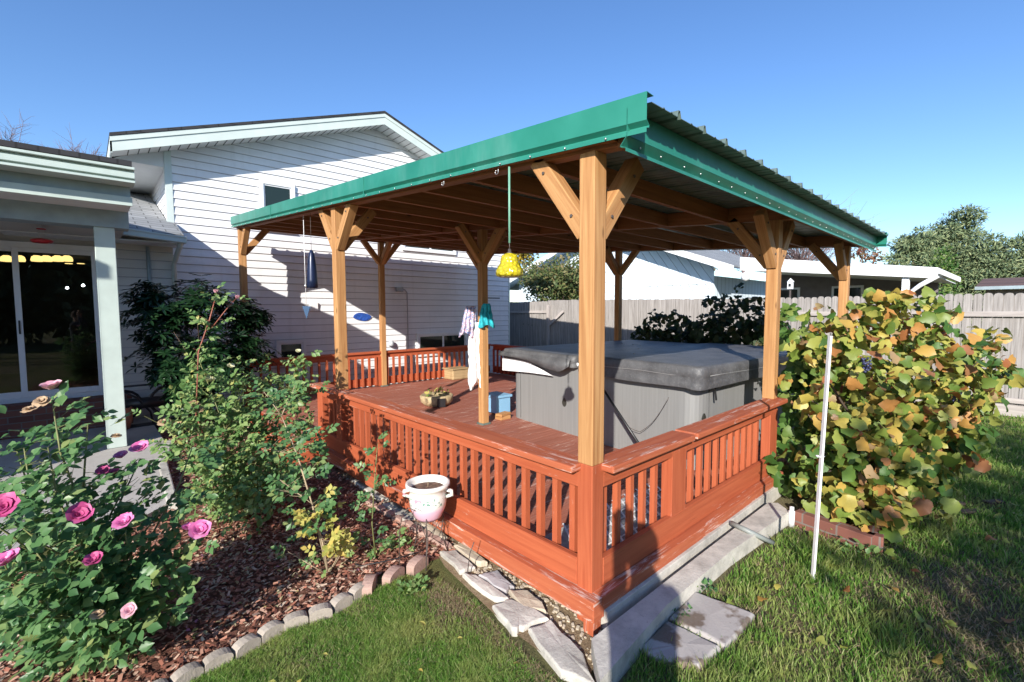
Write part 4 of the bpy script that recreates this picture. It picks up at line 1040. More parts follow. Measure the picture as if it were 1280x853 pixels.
# left eave soffit & fascia going back
xe = XL-OX; ze = RZ-slope*abs(xe-RX)
m = MB(); m.box((xe, OY, ze-.16), (xe+.02, 14, ze+.02)); m.build('eave_fascia', M['trim'], house)
m = MB(); m.prism([(xe+.02, HY+.002, ze-.15), (XL-.013, HY+.002, ze-.15), (XL-.013, HY+.002, ze-.135), (xe+.02, HY+.002, ze-.135)], (0, 6.5, 0)); m.build('soffit', M['soffit'], house)
m = MB(); m.prism([(xe+.02, HY, ze-.15), (XL-.02, HY, ze-.15), (XL-.02, HY, ze+.17), ], (0, -.01, 0)); m.build('eave_return', M['soffit'], house)
def window(x0, x1, z0, z1, y=HY, panes=1, slider=False, fr=.055, parent=house, blinds=False):
    y -= .026
    m = MB()
    for a, b in (((x0-fr, z0-fr), (x0, z1+fr)), ((x1, z0-fr), (x1+fr, z1+fr)), ((x0, z0-fr), (x1, z0)), ((x0, z1), (x1, z1+fr))):
        m.box((a[0], y-.028, a[1]), (b[0], y+.012, b[1]))
    w = m.build('window', M['whitefr'], parent, bevel=.004)
    m = MB(); i = .022
    for a, b in (((x0, z0), (x0+i, z1)), ((x1-i, z0), (x1, z1)), ((x0+i, z0), (x1-i, z0+i)), ((x0+i, z1-i), (x1-i, z1))):
        m.box((a[0], y-.012, a[1]), (b[0], y+.010, b[1]))
    if panes == 2: m.box(((x0+x1)/2-.02, y-.015, z0+i), ((x0+x1)/2+.02, y+.009, z1-i))
    f = m.build('frame', M['whitefr'], w); f.matrix_parent_inverse = Matrix()
    if parent is not None: pass
    m = MB(); m.box((x0+i, y-.002, z0+i), (x1-i, y+.004, z1-i)); g = m.build('pane', M['pane'], w)
    if blinds:
        m = MB(); z = z0+.05
        while z < z1-.03: m.box((x0+i, y-.006, z), (x1-i, y-.003, z+.006)); z += .045
        m.build('blinds', plain('blind_slats', (.55, .56, .58), .6), w)
    # children of a parented mesh keep local coordinates of the shared origin
    for c in w.children: c.matrix_parent_inverse = Matrix()
    return w
window(.47, .90, 2.88, 3.58)
window(3.02, 4.22, 2.78, 3.45, panes=2, blinds=True)
window(.63, 1.00, .66, .98)
window(3.32, 4.50, .62, 1.0, panes=2)
m = MB(); m.box((1.15, HY-.05, 1.52), (1.28, HY-.012, 1.67)); tag(m.build('outlet_box', M['whitepl'], bevel=.006), 'small white outlet box on the sunlit siding', 'outlet box')
lt = thing('wall_light', 'grey flood light on a conduit against the shaded siding', 'light', (2.87, HY-.02, 1.94))
m = MB(); m.box((2.80, HY-.10, 1.90), (2.94, HY-.012, 1.99)); m.build('light_housing', plain('grey_metal_box', (.35, .36, .38), .5, .3), lt, bevel=.01)
m = MB(); m.tube([(2.94, HY-.03, 1.95), (3.02, HY-.03, 1.94), (3.06, HY-.03, 1.88), (3.06, HY-.03, .55)], .010, 8); m.build('conduit', plain('grey_conduit', (.40, .40, .44), .5), lt)
m = MB(); m.lathe([(0, -.03), (.05, -.03), (.055, 0), (.05, .05), (.03, .075), (0, .08)], (2.66, HY-.07, .86), 16); tag(m.build('wall_vent', plain('grey_vent_plastic', (.45, .47, .5), .4)), 'small grey round meter cover low on the wall', 'meter')
m = MB(); c = Vector((2.10, HY-.03, 1.41)); pts = [c+Vector((.17*math.cos(t)*(1+.15*math.sin(2*t)), 0, .075*math.sin(t)-.12*.17*math.cos(t)*1.0)) for t in [i*math.pi/9 for i in range(18)]]
m.prism(pts, (0, .012, 0)); tag(m.build('wall_ornament', M['ornament'], bevel=.002), 'blue glazed leaf-shaped ornament hung on the siding', 'ornament')
m = MB(); m.box((4.95, HY-.02, 1.80), (5.55, HY-.012, 1.825)); m.build('wall_slot', M['shadowline'], house)
m = MB(); m.bar((3.3, HY-.06, 4.2), (3.3, HY-.02, 4.2), .01, .01)

# lower wing with shingle roof + gutter + downspout
wing = thing('house_wing', 'single-storey wing with grey shingles between porch and gable wall', 'house wing', (-1.5, 6.7, 0))
WY = 6.72
m = MB(); m.box((-5.5, WY, 0), (-.80, 9, 2.42)); m.build('wall', M['porchsiding'], wing)
m = MB(); z = .1
while z < 2.40:
    z += .118
m.build('siding', M['porchsiding'], wing, fixn=False)
def zr_(x, y): return 2.555+(-.09)*(x+.73)+.36*(y-6.3)
m = MB(); P = [(-5.5, 6.28), (-.72, 6.28), (-.72, HY-.03), (-.815, HY-.03), (-.815, 9.6), (-5.5, 9.6)]
P3 = [Vector((x, y, zr_(x if x > -2 else -2, y))) for x, y in P]; m.poly(P3, 0, [(x, y) for x, y in P]); m.poly([p-zz*.03 for p in P3][::-1], 0, [(x, y) for x, y in P]); 
for i in range(len(P3)):
    a, b = P3[i], P3[(i+1) % len(P3)]; m.poly([a, b, b-zz*.03, a-zz*.03], 0, [(0, 0)]*4)
m.build('roof', M['shingle'], wing)
m = MB(); a = Vector((-2.4, 6.24, zr_(-2, 6.28)-.075)); b = Vector((-.70, 6.24, zr_(-.7, 6.28)-.075)); m.bar(a, b, .09, .085); m.build('gutter', M['trim'], wing, bevel=.01)
m = MB(); m.bar(a+Vector((0, -.05, .035)), b+Vector((0, -.05, .035)), .012, .018); m.build('gutter_lip', M['trim'], wing, bevel=.002)
m = MB(); m.box((-2.4, 6.30, 2.42), (-.72, WY, 2.435)); m.build('soffit', M['soffit'], wing)
m = MB(); m.tube([(-.76, 6.26, 2.48), (-.77, 6.28, 2.40), (-.79, 6.60, 2.24), (-.80, WY-.05, 2.18), (-.80, WY-.05, .1)], .032, 6); m.build('downspout', M['trim'], wing)
m = MB(); m.tube([(-1.08, WY-.03, 2.4), (-1.08, WY-.03, .55)], .022, 8); m.build('conduit', M['bluetrim'], wing)
q = on(205, 497, 1, WY-.03)
m = MB(); pts = []
for k in range(24):
    t = 2*math.pi*k/24; cx = .10 if math.cos(t) > 0 else -.10; pts.append((q.x+cx+.085*math.cos(t), WY-.09, q.z+.085*math.sin(t)))
m.prism(pts, (0, .075, 0)); ob = tag(m.build('wall_box', M['beige'], bevel=.012), 'beige oval utility box on the shaded wing wall', 'utility box')
m = MB(); m.tube([on(150, 488, 1, 6.1), on(172, 498, 1, 6.1), on(188, 515, 1, 6.2), on(196, 545, 1, 6.3)], .012, 8); tag(m.build('garden_hose', M['cable']), 'black hose hanging beside the porch column', 'hose')
gr = thing('hose_cart', 'dark hose cart standing in shade under the oval utility box', 'hose cart', (-1.2, 6.2, 0))
m = MB(); 
for xx in (-1.45, -1.0): m.tube([(xx+.18*math.cos(t), 0, .35+.18*math.sin(t)) for t in [i*2*math.pi/18 for i in range(19)]], .016, 6)
for v in m.v: v.y += 6.2+(v.x+1.2)*.1
m.build('reel', M['cable'], gr)
m = MB(); m.box((-1.48, 6.1, .03), (-.98, 6.3, .07)); m.tube([(-1.46, 6.2, .07), (-1.46, 6.2, .58)], .014, 6); m.tube([(-1.0, 6.2, .07), (-1.0, 6.2, .58)], .014, 6); m.tube([(-1.46, 6.2, .35), (-1.0, 6.2, .35)], .07, 12); m.tube([(-1.46, 6.2, .58), (-1.0, 6.2, .58)], .014, 6); m.build('frame', M['black'], gr)
# wall with sliding door
dr = thing('sliding_door', 'white-framed sliding glass door under the porch roof', 'sliding door', (-2.1, WY, .5))
DXa, DXb, DZa, DZb = -3.3, -1.615, .50, 2.28
m = MB()
yF = WY-.05
for a, b in (((DXb, DZa-.06), (DXb+.07, DZb+.07)), ((DXa-.07, DZa-.06), (DXa, DZb+.07)), ((DXa, DZb), (DXb, DZb+.07)), ((DXa, DZa-.06), (DXb, DZa))): m.box((a[0], yF-.03, a[1]), (b[0], yF+.05, b[1]))
m.build('frame', M['whitefr'], dr, bevel=.005)
mx_ = on(25, 400, 1, yF).x
for (xa, xb, yo) in ((mx_-.03, DXb, -.028), (DXa, mx_+.02, -.006)):
    m = MB()
    for a, b in (((xa, DZa), (xa+.055, DZb)), ((xb-.045, DZa), (xb, DZb)), ((xa+.055, DZb-.05), (xb-.045, DZb)), ((xa+.055, DZa), (xb-.045, DZa+.07))): m.box((a[0], yF+yo-.012, a[1]), (b[0], yF+yo+.012, b[1]))
    sa = m.build('sash', M['whitefr'], dr, bevel=.003)
    m = MB(); m.box((xa+.055, yF+yo-.002, DZa+.07), (xb-.045, yF+yo+.002, DZb-.05)); g = m.build('pane', M['doorglass'], sa); g.matrix_parent_inverse = Matrix()
    if yo < -.02:
        m = MB(); m.box((xa+.018, yF+yo-.03, 1.26), (xa+.034, yF+yo-.013, 1.42)); g = m.build('handle', M['black'], sa); g.matrix_parent_inverse = Matrix()
# dark room behind glass: recessed box in front of wing wall plane is solid, so carve visually with an inner alcove
alc = MB()
x0, x1, y0, y1, z0, z1 = DXa, DXb, yF+.051, yF+.052, DZa, DZb
alc.box((x0, WY-.0135, z0), (x1, WY-.0125, z1)); 
# (the alcove is replaced below by a real opening)
q = None
# rebuild wing wall with an opening for the door
for o in [o for o in wing.children if o.name.startswith('wall') or o.name.startswith('siding')]: bpy.data.objects.remove(o, do_unlink=True)
m = MB()
for a, b in (((-5.5, 0), (DXa-.02, 2.42)), ((DXb+.02, 0), (-.80, 2.42)), ((DXa-.02, 0), (DXb+.02, DZa-.02)), ((DXa-.02, DZb+.02), (DXb+.02, 2.42))): m.box((a[0], WY, a[1]), (b[0], WY+.15, b[1]))
m.box((-.95, WY+.15, 0), (-.80, 9, 2.42)); m.box((-5.5, WY+.02, 2.421), (-.83, WY+.12, 2.70)); m.build('wall', M['porchsiding'], wing)
m = MB(); z = .1
while z < 2.40:
    for xa, xb in ((-5.5, DXa-.07), (DXb+.07, -.80)) if DZa-.12 < z < DZb+.0 else ((-5.5, -.80),):
        m.poly([(xa, WY-.017, z), (xb, WY-.017, z), (xb, WY-.002, z+.118), (xa, WY-.002, z+.118)]); m.poly([(xa, WY, z), (xb, WY, z), (xb, WY-.017, z), (xa, WY-.017, z)]); m.poly([(xa, WY-.0045, z-.01), (xb, WY-.0045, z-.01), (xb, WY-.0045, z), (xa, WY-.0045, z)], 1)
    z += .118
m.build('siding', [M['porchsiding'], M['lapshade']], wing, fixn=False)
m = MB()
rx0, rx1, ry0, ry1, rz0, rz1 = -5.4, -1.0, WY+.151, 10.5, .45, 2.41
m.box((rx0, ry0, rz0-.05), (rx1, ry1, rz0)); m.box((rx0, ry0, rz1), (rx1, ry1, rz1+.05)); m.box((rx0, ry1, rz0), (rx1, ry1+.05, rz1)); m.box((rx0-.05, ry0, rz0), (rx0, ry1, rz1)); m.box((rx1, ry0, rz0), (rx1+.05, ry1, rz1))
m.build('room_interior', M['room'], wing)
ch = thing('chandelier', 'warm lit row of lamp shades seen through the sliding door', 'chandelier', (-2.5, 8.2, 2.2))
yL = 8.2
for i, px in enumerate((8, 24, 46, 58, 72, 84)):
    p = on(px, 324, 1, yL); m = MB(); m.lathe([(.03, .05), (.055, .03), (.065, -.01), (.06, -.035), (0, -.04)], (p.x, yL, p.z), 14); m.build('lamp_shade', M['lamp'], ch)
p0_ = on(0, 305, 1, yL); p1_ = on(90, 308, 1, yL); m = MB(); m.tube([p0_, p1_], .012, 6); m.tube([(p0_+p1_)/2, ((p0_+p1_)/2).lerp(Vector((-2.5, yL, 2.41)), .9)+zz*.05], .01, 6); m.build('arm', M['black'], ch)
for (px, py, s, mt, lab) in ((84, 360, .020, 'bright_spot', 'small bright white glowing spot inside the room, left of the pair'), (104, 357, .022, 'bright_spot', 'small bright white glowing spot inside the room, next to the door frame'), (86, 330, .028, 'lamp', 'warm recessed lamp deep inside the room, left of the pair'), (101, 330, .028, 'lamp', 'warm recessed lamp deep inside the room, nearest the door frame')):
    p = on(px, py, 1, 9.2); m = MB(); m.lathe([(0, s), (s*.7, s*.7), (s, 0), (s*.7, -s*.7), (0, -s)] if mt == 'bright_spot' else [(0, .01), (s*1.6, .008), (s*1.8, 0), (0, -.004)], p, 12); tag(m.build('interior_glow', M[mt]), lab, 'lamp')
m = MB(); m.box((-3.4, 6.40, .03+.038), (-1.35, WY-.013, .44)); tag(m.build('brick_step', M['brick'], bevel=.006), 'brick step below the sliding door', 'step')
m = MB(); m.lathe([(0, 0), (.10, 0), (.13, .1), (.14, .26), (.125, .27), (.11, .25), (0, .24)], (-1.50, 6.1, .068), 18); tag(m.build('clay_pot', plain('terracotta', (.34, .13, .07), .8)), 'brown clay pot in shade behind the porch column', 'pot')

# left wing of the same house, out of frame, shades the porch floor
lw = thing('house_wing', 'taller side wing left of the porch, seen only by its shadow', 'house wing', (-7, 6, 0))
m = MB(); m.box((-9.5, 3.13, 0), (-4.6, 6.9, 3.45)); m.build('wall', M['siding'], lw)
m = MB(); m.box((-9.7, 3.05, 3.46), (-4.6, 7.1, 3.60)); m.build('roof', M['darkshingle'], lw)

# porch
PYc = 5.2
porch = thing('porch', 'grey-green porch with square column and layered fascia', 'porch', (-1.53, PYc, 0))
XP = -4.58
def zp(py, Y, px=165): return on(px, py, 1, Y).z
def xp(px, py, Y): return on(px, py, 1, Y).x
Yc, Yw, Yg = 5.10, 4.62, 4.44
cx0, cx1 = xp(124, 400, Yc), xp(150, 400, Yc); zc1 = zp(286.5, Yc, 155)
m = MB(); m.box((cx0, Yc, .068), (cx1, Yc+.18, zc1)); m.build('column', M['ptrim'], porch, bevel=.006)
bx1 = xp(161, 275, Yc-.02)
m = MB(); m.box((XP, Yc-.02, zc1+.001), (bx1, Yc+.22, zp(256, Yc))); m.build('beam', M['bluetrim'], porch, bevel=.004)
zs1 = zp(258, Yw); xw = xp(165.5, 250, Yw)
m = MB(); m.box((XP, Yw+.02, zs1+.012), (xw-.01, Yc+.3, zs1+.03)); m.build('soffit', M['soffit'], porch)
m = MB(); m.box((XP, Yw, zs1), (xw, Yw+.018, zp(247, Yw))); m.build('trim_band', M['ptrim'], porch, bevel=.003)
m = MB(); m.box((XP, Yw+.03, zp(247.5, Yw)), (xw-.012, Yw+.06, zp(226, Yw))); m.build('frieze', M['bluetrim'], porch)
m = MB(); m.box((xw-.05, Yw+.061, zs1+.031), (xw-.012, 6.3, zs1+.09)); m.build('side_fascia', M['ptrim'], porch)
xg = xp(168.5, 220, Yg)
m = MB()
for pa, pb_, dy_ in ((229.4, 226.4, -.02), (226.3, 223.6, .03), (223.5, 216.5, -.01), (216.4, 213.4, .02), (213.3, 210, -.035)): m.box((XP, Yg+dy_, zp(pa, Yg)), (xg, Yw+.029, zp(pb_, Yg)-.001))
m.build('gutter', M['ptrim'], porch, bevel=.003)
zt0 = zp(209.5, Yg); zt1 = zp(203, Yg)
m = MB(); m.prism([(XP, Yg-.04, zt0), (XP, Yg-.04, zt1), (XP, Yg+.6, zt1+.01), (XP, 6.6, 2.72), (XP, 6.6, 2.68), (XP, Yg+.6, zt0-.02)], (xg-.02-XP, 0, 0)); m.build('roof', M['darkshingle'], porch)
m = MB(); m.box((XP, Yc+.22, 2.43), (bx1-.02, WY-.02, 2.45)); m.build('ceiling', M['porchsiding'], porch)
q = on(52, 294, 1, 5.6)
fd = thing('bird_feeder', 'small red hummingbird feeder hanging under the porch', 'bird feeder', (q.x, q.y, q.z))
z_ = on(52, 304, 1, 5.6).z
m = MB(); m.lathe([(0, 0), (.07, 0), (.09, .018), (.085, .032), (.04, .045), (0, .05)], (q.x, q.y, z_), 18); m.build('base', M['redfeeder'], fd)
m = MB(); m.lathe([(0, .155), (.035, .15), (.04, .14), (0, .14)], (q.x, q.y, z_), 12); m.build('cap', M['redfeeder'], fd)
m = MB()
for s in (-1, 1): m.tube([(q.x+s*.03, q.y, z_+.145), (q.x+s*.015, q.y, z_+.09), (q.x+s*.035, q.y, z_+.04)], .0025, 5)
m.tube([(q.x, q.y, z_+.15), (q.x, q.y, 2.42)], .002, 5); m.build('wire_frame', M['screw'], fd)

# ------------------------------------------------------------------ fences
FX = 7.9
def fence(y0, y1, ztop, label, dog=True, side='in', step=.104, back=False):
    f = thing('fence', label, 'fence', (FX, (y0+y1)/2, 0), 'back fence sections'); m = MB(); y = y0
    while y < y1:
        w = step-.006; z1 = ztop(y)+random.uniform(-.008, .008)
        a = random.uniform(-.004, .004); x = FX+a
        pts = [(x, y, .05), (x, y+w, .05), (x, y+w, z1-.035), (x, y+w*.86, z1-.008), (x, y+w*.62, z1), (x, y+w*.38, z1), (x, y+w*.14, z1-.008), (x, y, z1-.035)] if dog else [(x, y, .05), (x, y+w, .05), (x, y+w, z1), (x, y, z1)]
        n = len(pts); b = len(m.v); ext = Vector((.016, 0, 0)); ou = random.uniform(0, 40)
        for sgn, e2 in ((1, Vector()), (-1, ext)):
            P = [Vector(p)+e2 for p in pts]
            m.poly(P if sgn > 0 else P[::-1], 0, [(p[2]+ou, p[1]-y+ou*.7) for p in (P if sgn > 0 else P[::-1])])
        for i in range(n):
            p, q2 = Vector(pts[i]), Vector(pts[(i+1) % n]); m.poly([p, q2, q2+ext, p+ext], 0, [(ou, ou)]*4)
        y += step
    m.build('pickets', M['fencewood'], f, fixn=False)
    m = MB()
    rx = FX-.025 if y0 < 0 or y0 > 7.5 else FX+.045
    for z in (.22, ztop((y0+y1)/2)-.30): m.bar((rx, y0, z), (rx, y1, z), .04, .075)
    m.build('rails', M['fenceback'], f, bevel=.003)
    for y in np.arange(y0, y1, 2.3):
        m = MB(); m.box((FX-.10, y-.04, 0), (FX-.046, y+.04, ztop(y)-.1)); 
        if y > 5.5: m.build('post', M['fenceback'], f)
    m = MB(); m.box((FX-.06, y0, 0), (FX-.046, y1, .16)); m.build('kick_board', M['fenceback'], f)
    return f
fence(-6, 1.6, lambda y: 1.745, 'sunlit weathered dog-ear picket fence right of the grapevine')
fence(1.6, 7.55, lambda y: 1.735+.012*(y-1.6), 'weathered picket fence seen through the gazebo behind the dark vine', dog=False)
fence(7.56, 9.8, lambda y: 1.775, 'lower shaded fence panel by the house corner', dog=False)
m = MB(); m.bar((FX-.07, 7.6, 1.05), (FX-.07, 7.0, 1.5), .03, .07); tag(m.build('gate_brace', M['fenceback']), 'diagonal brace board leaning on the fence', 'brace board')
f = thing('fence', 'dark shaded fence return beside the house corner', 'fence', (6.9, 9.8, 0))
m = MB()
for i in range(22): m.box((5.9+i*.094, 9.8, .05), (5.9+i*.094+.088, 9.816, 1.76+random.uniform(-.01, .01)))
m.build('pickets', M['fencewood'], f)

# ------------------------------------------------------------------ neighbour house
nb = thing('neighbour_house', 'pale blue gabled house behind the back fence', 'house', (14, 8, 0))
NX = 13.0
def ny(px): return on(px, 350, 0, NX).y
yR, yLft = 5.2, 14.2; yr = 9.33; zrg = 4.62; sl = .372
m = MB(); g = lambda y: zrg-sl*abs(y-yr)
pts = [(NX, yR, 0), (NX, yLft, 0), (NX, yLft, g(yLft)), (NX, yr, zrg), (NX, yR, g(yR))]
mm = MB(); mm.poly(pts, 0, [(p[1]-p[2]*.75, p[2]) for p in pts]); mm.build('wall', M['paleblue'], nb, fixn=False)
mm = MB(); mm.box((NX-.03, yR+.1, 2.36), (NX-.004, 7.6, 2.41)); mm.build('trim_board', M['farwhite'], nb)
mm = MB(); mm.box((NX+.02, yR, 0), (NX+9, yLft, 2.6)); mm.build('body', M['paleblue'], nb)
for s in (-1, 1):
    ye = yr+s*(abs((yR if s < 0 else yLft)-yr)+.9); zge = zrg-sl*abs(ye-yr)
    mm = MB(); mm.prism([(NX-.75, yr, zrg+.02), (NX-.75, ye, zge+.02), (NX-.75, ye, zge+.07), (NX-.75, yr, zrg+.07)], (9, 0, 0)); mm.build('roof', M['shingle'], nb)
    mm = MB(); mm.prism([(NX-.78, yr, zrg+.06), (NX-.78, ye, zge+.06), (NX-.78, ye, zge-.14), (NX-.78, yr, zrg-.14)], (.03, 0, 0)); mm.build('rake_fascia', M['farwhite'], nb)
    mm = MB(); mm.prism([(NX-.75, yr, zrg-.02), (NX-.75, ye, zge-.02), (NX-.75, ye, zge-.0), (NX-.75, yr, zrg-.0)], (.75, 0, 0)); mm.build('soffit', plain('shaded_blue_soffit', (.28, .38, .52), .7), nb)  # shade below the overhang is put into the soffit blue
# low carport extending right
cp = thing('carport', 'low carport with white fascia and dark shade beneath', 'carport', (11, 1.5, 0))
CXp = 11.0
pa, pb, pc_ = on(948, 322, 0, CXp), on(1112, 330, 0, CXp), on(1165, 345, 0, CXp)
A0, A1, B0, B1 = on(925, 322, 0, CXp), on(925, 338, 0, CXp), on(1172, 335, 0, CXp), on(1172, 348, 0, CXp)
mm = MB(); mm.prism([A1, B1, B0, A0], (.06, 0, 0)); mm.build('fascia', M['farwhite'], cp)
up1 = Vector((.061, 0, -.02)); mm = MB(); mm.prism([A0+up1, B0+up1, B0+up1+zz*.03, A0+up1+zz*.03], (5, 0, 0)); mm.build('roof', M['farwhite'], cp)
mm = MB(); mm.prism([A1+Vector((.07, 0, .03)), B1+Vector((.07, 0, .03)), B1+Vector((.07, 0, .05)), A1+Vector((.07, 0, .05))], (4, 0, 0)); mm.build('soffit', M['soffit'], cp)
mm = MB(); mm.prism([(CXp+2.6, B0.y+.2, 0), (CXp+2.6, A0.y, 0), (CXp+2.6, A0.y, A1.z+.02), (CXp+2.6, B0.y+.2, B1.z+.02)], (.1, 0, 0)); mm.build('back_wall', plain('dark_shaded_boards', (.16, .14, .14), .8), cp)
for ya in (1.5, 3.0):
    mm = MB(); mm.box((CXp+2.56, ya-.06, 1.34), (CXp+2.59, ya+.66, 2.16)); wo = mm.build('window', M['whitefr'], cp); mm = MB(); mm.box((CXp+2.54, ya, 1.4), (CXp+2.557, ya+.6, 2.1)); mm.build('pane', M['pane'], wo)
yp = on(1132, 355, 0, CXp+.1).y; mm = MB(); mm.box((CXp+.08, yp-.06, 0), (CXp+.2, yp+.06, B1.z+.05)); mm.build('post', M['farwhite'], cp)
Cq = on(1199, 350, 0, CXp+2); mm = MB(); mm.bar(B0-zz*.06, Cq, .05, .11); mm.build('end_fascia', M['farwhite'], cp)
mm = MB(); q1, q2, q3 = on(1172, 345, 0, CXp-.1), on(1150, 357, 0, CXp-.1), on(1140, 364, 0, CXp-.1); mm.tube([q1, q2, q3, q3-zz*.5], .045, 8); mm.build('downspout', M['farwhite'], cp)
q = on(932, 346, 0, 10.6); mm = MB(); mm.lathe([(0, .12), (.09, .08), (.12, 0), (.09, -.08), (0, -.12)], q, 14); tag(mm.build('yard_lamp', M['farwhite']), 'white globe lamp near the neighbour carport corner', 'lamp')
q = on(988, 356, 0, 10.2); bh = thing('birdhouse', 'small white birdhouse on a pole above the fence', 'birdhouse', (q.x, q.y, 0))
mm = MB(); mm.box((q.x-.05, q.y-.05, q.z-.10), (q.x+.05, q.y+.05, q.z+.06)); mm.build('box_body', M['farwhite'], bh); mm = MB(); mm.lathe([(.085, .06), (.0, .15)], (q.x, q.y, q.z), 4); mm.build('roof', M['farwhite'], bh); mm = MB(); mm.tube([(q.x, q.y, 0), (q.x, q.y, q.z-.12)], .02, 6); mm.build('pole', M['iron'], bh)
mm = MB(); mm.box((q.x-.055, q.y-.025, q.z-.05), (q.x-.0505, q.y+.025, q.z+.02)); mm.build('entry_holes', M['black'], bh)
sh = thing('shed', 'low brown-roofed shed beyond the fence at the far right', 'shed', (17, -2.5, 0))
ze1, ze2 = on(1245, 361, 0, 15).z, on(1245, 350, 0, 19).z
mm = MB(); mm.prism([(15, -6, ze1), (15, -.6, ze1), (19, -.6, ze2), (19, -6, ze2)], (0, 0, .05)); mm.build('roof', M['brownroof'], sh)
mm = MB(); mm.box((15.3, -5.8, 0), (19, -.8, ze1-.02)); mm.build('wall', plain('shed_wall', (.25, .22, .2), .8), sh)
mm = MB(); mm.bar((15.0, -6, ze1+.02), (15.0, -.6, ze1+.02), .05, .08); mm.build('fascia', M['bluetrim'], sh)

# ------------------------------------------------------------------ trees
def limbs(base, h, r, n, spread, mat, parent, name='trunk', lean=(0, 0)):
    m = MB(); base = Vector(base); top = base+Vector((lean[0], lean[1], h)); m.tube([base, base.lerp(top, .4), top], [r, r*.75, r*.3], 8)
    ends = []
    for i in range(n):
        t = random.uniform(.3, .95); p = base.lerp(top, t); a = random.uniform(0, 6.28); d = Vector((math.cos(a), math.sin(a), random.uniform(.4, 1.1))); L = spread*random.uniform(.5, 1)
        q = p+d*L*.5; e_ = p+d*L; m.tube([p, q, e_], [r*.35, r*.22, r*.08], 5); ends.append(e_)
    m.build(name, mat, parent); return ends
def conifer(px, py_top, py_half, d, label, wide, n=16):
    b = dep(px, 380, d); t = thing('pine_tree', label, 'tree', (b.x, b.y, 0), 'evergreens beyond the fence')
    top = dep(px, py_top, d).z; mm = MB(); mm.tube([(b.x, b.y, 0), (b.x, b.y, top*.9)], [.25, .06], 8); mm.build('trunk', M['bark'], t)
    bl = []
    z = 1.2
    while z < top:
        f = 1-(z/top)**1.6; rr = wide*(.35+.65*f)
        for k in range(8):
            a = random.uniform(0, 6.28); o = rr*random.uniform(.25, .75); bl.append(((b.x+o*math.cos(a), b.y+o*math.sin(a), z+random.uniform(-.3, .3)), (rr*random.uniform(.25, .45),)*2+(rr*random.uniform(.15, .3),)))
        z += .55
    leafcloud('crown', bl, 1250, .20, TL, M['conifer'], t, up=.3, shell=.25, outw=1.2, droop=.2)
conifer(1140, 285, 0, 26, 'rounded evergreen behind the carport, left one of the three', 2.3)
conifer(1190, 266, 0, 27, 'tallest evergreen in the middle of the far right group', 3.0)
conifer(1252, 298, 0, 25, 'lower grey-green evergreen at the far right', 2.7)
b = dep(1180, 310, 22); t = thing('small_tree', 'bright yellow-green small tree in front of the evergreens', 'tree', (b.x, b.y, 0)); limbs((b.x, b.y, 0), 3.6, .08, 6, .8, M['bark'], t)
leafcloud('crown', [((b.x, b.y, 3.6), (.5, .5, 1.0)), ((b.x, b.y, 2.8), (.7, .7, 1.0))], 1200, .16, TD, M['vinegreen'], t, shell=.2)
def broad(px, py, d, R, label, mat, name='tree', dens=900, size=.16, lz=None, tpl=TD, nb_=7, trunk_r=.1, flat=.7, shell=.3):
    c = dep(px, py, d); t = thing(name, label, 'tree', (c.x, c.y, 0))
    limbs((c.x, c.y, 0), c.z+R*.3, trunk_r, 9, R*.9, M['bark'], t)
    bl = [(tuple(c+Vector((random.gauss(0, .42), random.gauss(0, .42), random.gauss(0, .34)*flat))*R), (R*random.uniform(.28, .5),)*3) for _ in range(nb_)]
    leafcloud('crown', bl, dens, size, tpl, mat, t, shell=shell, up=.4)
broad(700, 356, 15.5, 1.25, 'bushy small green tree standing over the back fence', M['shrubleaf'], dens=1900, size=.10, nb_=26, shell=.15)
broad(655, 312, 26, 1.6, 'golden yellow tree top behind the neighbour roof', M['goldleaf'], dens=800, size=.2)
broad(870, 306, 32, 2.0, 'red-brown autumn tree behind the grey shingle roof', M['redleaf'], dens=500, size=.2, nb_=8)
broad(1078, 322, 30, 1.1, 'orange autumn tree just right of the last gazebo post', M['redleaf'], dens=500, size=.2)
def bare(px, py, d, R, label, n=60, twmat=None, fan=1.0):
    c = dep(px, py, d); t = thing('bare_tree', label, 'tree', (c.x, c.y, 0)); m = MB()
    base = Vector((c.x, c.y, 0)); mid = c-zz*R*.5; m.tube([base, mid, c], [.15, .1, .05], 7); m.build('trunk', M['twig'], t)
    m = MB()
    for i in range(n):
        a = random.uniform(0, 6.28); d1 = Vector((math.cos(a), math.sin(a), random.uniform(.2, 1.6))).normalized(); p = mid.lerp(c, random.random()); L = R*random.uniform(.5, 1.1)
        q = p+d1*L*.5; e_ = q+(d1+Vector((0, 0, .4))+Vector(rvec(1)[0])*.3)*L*.5; m.tube([p, q, e_], [.03, .018, .006], 4, cap=False)
        for k in range(7):
            s = q.lerp(e_, random.random()); d2 = (d1+Vector(rvec(1)[0])*.8).normalized(); m.tube([s, s+d2*L*.3, s+d2*L*.5+Vector(rvec(1)[0])*.1*L], [.012, .008, .004], 3, cap=False)
    m.build('crown', twmat or M['twig'], t, fixn=False)
bare(100, 212, 30, 1.7, 'bare leafless tree rising behind the house roofs at left', 70)
bare(12, 190, 34, 2.0, 'faint bare tree top at the far left above the porch roof', 30)
bare(1000, 322, 30, 3.4, 'wide bare pinkish tree seen between the last two gazebo posts', 150)
bare(930, 318, 33, 2.6, 'bare pinkish tree above the neighbour shingle roof', 110)

